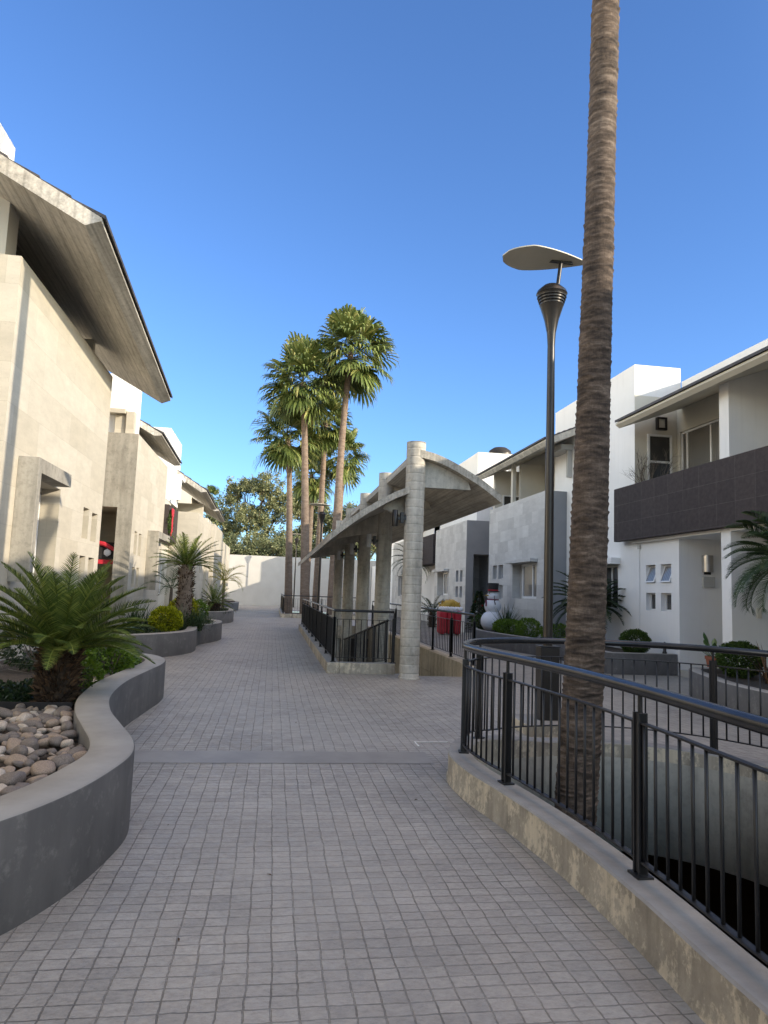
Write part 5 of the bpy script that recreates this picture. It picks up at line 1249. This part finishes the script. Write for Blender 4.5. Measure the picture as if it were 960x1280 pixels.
# the near palm growing out of the oval pit
np_ = thing("fan_palm", "tall near fan palm trunk with ringed grey brown bark rising from the oval pit", "palm", (2.7,6.35,-3.1), G+" and pit")
axis = spline([(2.60,6.35,-3.1),(2.78,6.35,-.4),(2.87,6.35,1.22),(2.96,6.35,4.2),(3.05,6.35,7.6),(3.10,6.35,11.5),(3.12,6.35,14.3)], 260)
m = MB(); r = random.Random(90); seg = 56; n = len(axis)
amp = [r.uniform(.4, 1.25) for _ in range(700)]; wob = [(r.uniform(0,6.3), r.uniform(0,6.3), r.uniform(.15,.5), r.uniform(.1,.35)) for _ in range(700)]
cum = [0.0]
for _ in range(699): cum.append(cum[-1]+r.uniform(.036,.085))
for i, p in enumerate(axis):
    z = p.z; R0 = .186 if z < 0 else (.186-.0105*z if z < 3.6 else .148-.004*(z-3.6)); R0 = max(.12, R0)
    for k in range(seg):
        a = 2*PI*k/seg
        zz = z+3.3+.010*math.sin(3*a+z*1.7)+.008*math.sin(7*a-z*4.1)+.004*math.sin(13*a+z*9)   # scars run round unevenly
        j_ = bisect.bisect_right(cum, zz)-1; fr = (zz-cum[j_])/(cum[j_+1]-cum[j_]); w_ = wob[j_]
        lip = (fr**2.2)*(1 if fr < .9 else (1-fr)/.1)                            # each scar flares to a ragged lip, then steps in
        rr = R0 + .0165*amp[j_]*lip*(.75+w_[2]*math.sin(2*a+w_[0])+w_[3]*math.sin(9*a+w_[1])) + r.uniform(-.0007,.0007) + .004*math.sin(a*2+z*.9)
        m.v.append((p.x+rr*math.cos(a), p.y+rr*math.sin(a), z))
for i in range(n-1):
    for k in range(seg): m.f.append((i*seg+k, i*seg+(k+1) % seg, (i+1)*seg+(k+1) % seg, (i+1)*seg+k))
m.build("trunk", 'bark', np_, smooth=True)
m = MB(); fan_crown(m, (3.12,6.35,14.4), 36, .9, 1.0, 91); m.build("crown", 'fan', np_)

# ---------------------------------------------------------------- trees beyond the wall
def tree(label, x, y, H, blobs, seed, nleaf, lsize, mat='tree', group=None):
    r = random.Random(seed); t = thing("broadleaf_tree", label, "tree", (x, y, 0), group)
    tr = MB(); lf = MB(); trunk_top = H*.28
    tr.tube([(x,y,-.2),(x+.1,y,trunk_top*.5),(x,y,trunk_top)], [.35,.28,.24], 8)
    per = nleaf//sum(int(b[3]*b[4]*b[5]*10) for b in blobs)
    for (bx, by, bz, rx, ry, rz) in blobs:
        c = Vector((bx, by, bz)); p0 = Vector((x, y, trunk_top)); mid = p0.lerp(c, .55)+rv(r)*.4
        tr.tube([p0, mid, c], [.17,.11,.06], 6)
        nb = max(5, int(7*rx))
        for k in range(nb):
            v = rv(r); e = c+Vector((v.x*rx, v.y*ry, v.z*rz)); tr.tube([mid.lerp(c, .7), mid.lerp(e, .55)+rv(r)*.2, e], [.06,.035,.012], 4)
            for j_ in range(6):      # twig clumps
                q = e+rv(r)*.9; nl_ = int(per*rx*ry*rz*10/(nb*6))
                tr.tube([e, q], [.014,.006], 3, False)
                for l in range(nl_):
                    pp = q+rv(r)*r.uniform(.15,.62); leafquad(lf, pp, rv(r)+Vector((0,0,-.2)), lsize*.55, lsize*r.uniform(.7,1.3), r)
    tr.build("trunk", 'branch', t); lf.build("crown", mat, t); return t
tree("broad olive green tree rising over the white wall left of the palms", -2.5, 77, 14, [(-5.4,77,8.2,1.8,1.6,1.7),(-3.4,77,11.4,2.1,1.7,1.9),(-1.2,76,12.0,1.7,1.6,1.6),(-2.4,76,8.6,2.2,1.8,1.8),(.3,77,9.6,1.8,1.6,1.8),(-4.3,76,6.2,1.9,1.5,1.3),(-.6,76,6.6,2.0,1.5,1.5),(-6.3,78,6.0,1.4,1.4,1.2)], 95, 27000, .25, group="trees behind the end wall")
tree("leafy tree behind the thick palm trunks", 3.5, 79, 13, [(2.6,79,11.2,2.0,1.6,1.9),(4.6,79,9.4,1.9,1.6,1.8),(3.2,78,7.2,2.0,1.6,1.6),(1.6,78,6.0,1.5,1.4,1.3)], 96, 19000, .25, group="trees behind the end wall")
tree("thin crowned tree seen under the tallest palm above the shelter", 9, 78, 11, [(7.6,78,9.2,1.8,1.5,1.5),(9.8,78,8.4,2.0,1.5,1.6),(11.8,78,7.4,1.9,1.5,1.5),(6.4,77,6.4,1.8,1.5,1.6),(9,77,6.2,2.0,1.5,1.4)], 97, 17000, .25, group="trees behind the end wall")
tree("low dense dark shrubby tree along the top of the white wall", 0.5, 72, 7, [(-4,72,5.0,1.6,1.2,1.0),(-1.8,72,5.3,1.7,1.2,1.1),(.6,72,5.4,1.6,1.2,1.2),(3,72,5.5,1.7,1.2,1.2),(5.4,72,5.5,1.7,1.2,1.2)], 98, 16000, .22, 'tree', group="trees behind the end wall")

# a few fallen leaves on the paving
r = random.Random(200); lm = None
for i in range(6):
    x, y = r.uniform(-.7, 1.5), r.uniform(3.4, 12)
    m = MB(); a = r.uniform(0, 6.3); L = r.uniform(.012, .022); d = Vector((math.cos(a), math.sin(a), 0)); s_ = Vector((-d.y, d.x, 0))
    p = Vector((x, y, .004)); m.add([p-d*L, p-s_*L*.35+Vector((0,0,.006)), p+d*L+Vector((0,0,.004)), p+s_*L*.35+Vector((0,0,.008))], [(0,1,2),(0,2,3)])
    tag(m.build("fallen_leaf", 'husk'), "tiny dry brown fallen leaf lying on the paving", "leaf", "dry leaves on the paving")
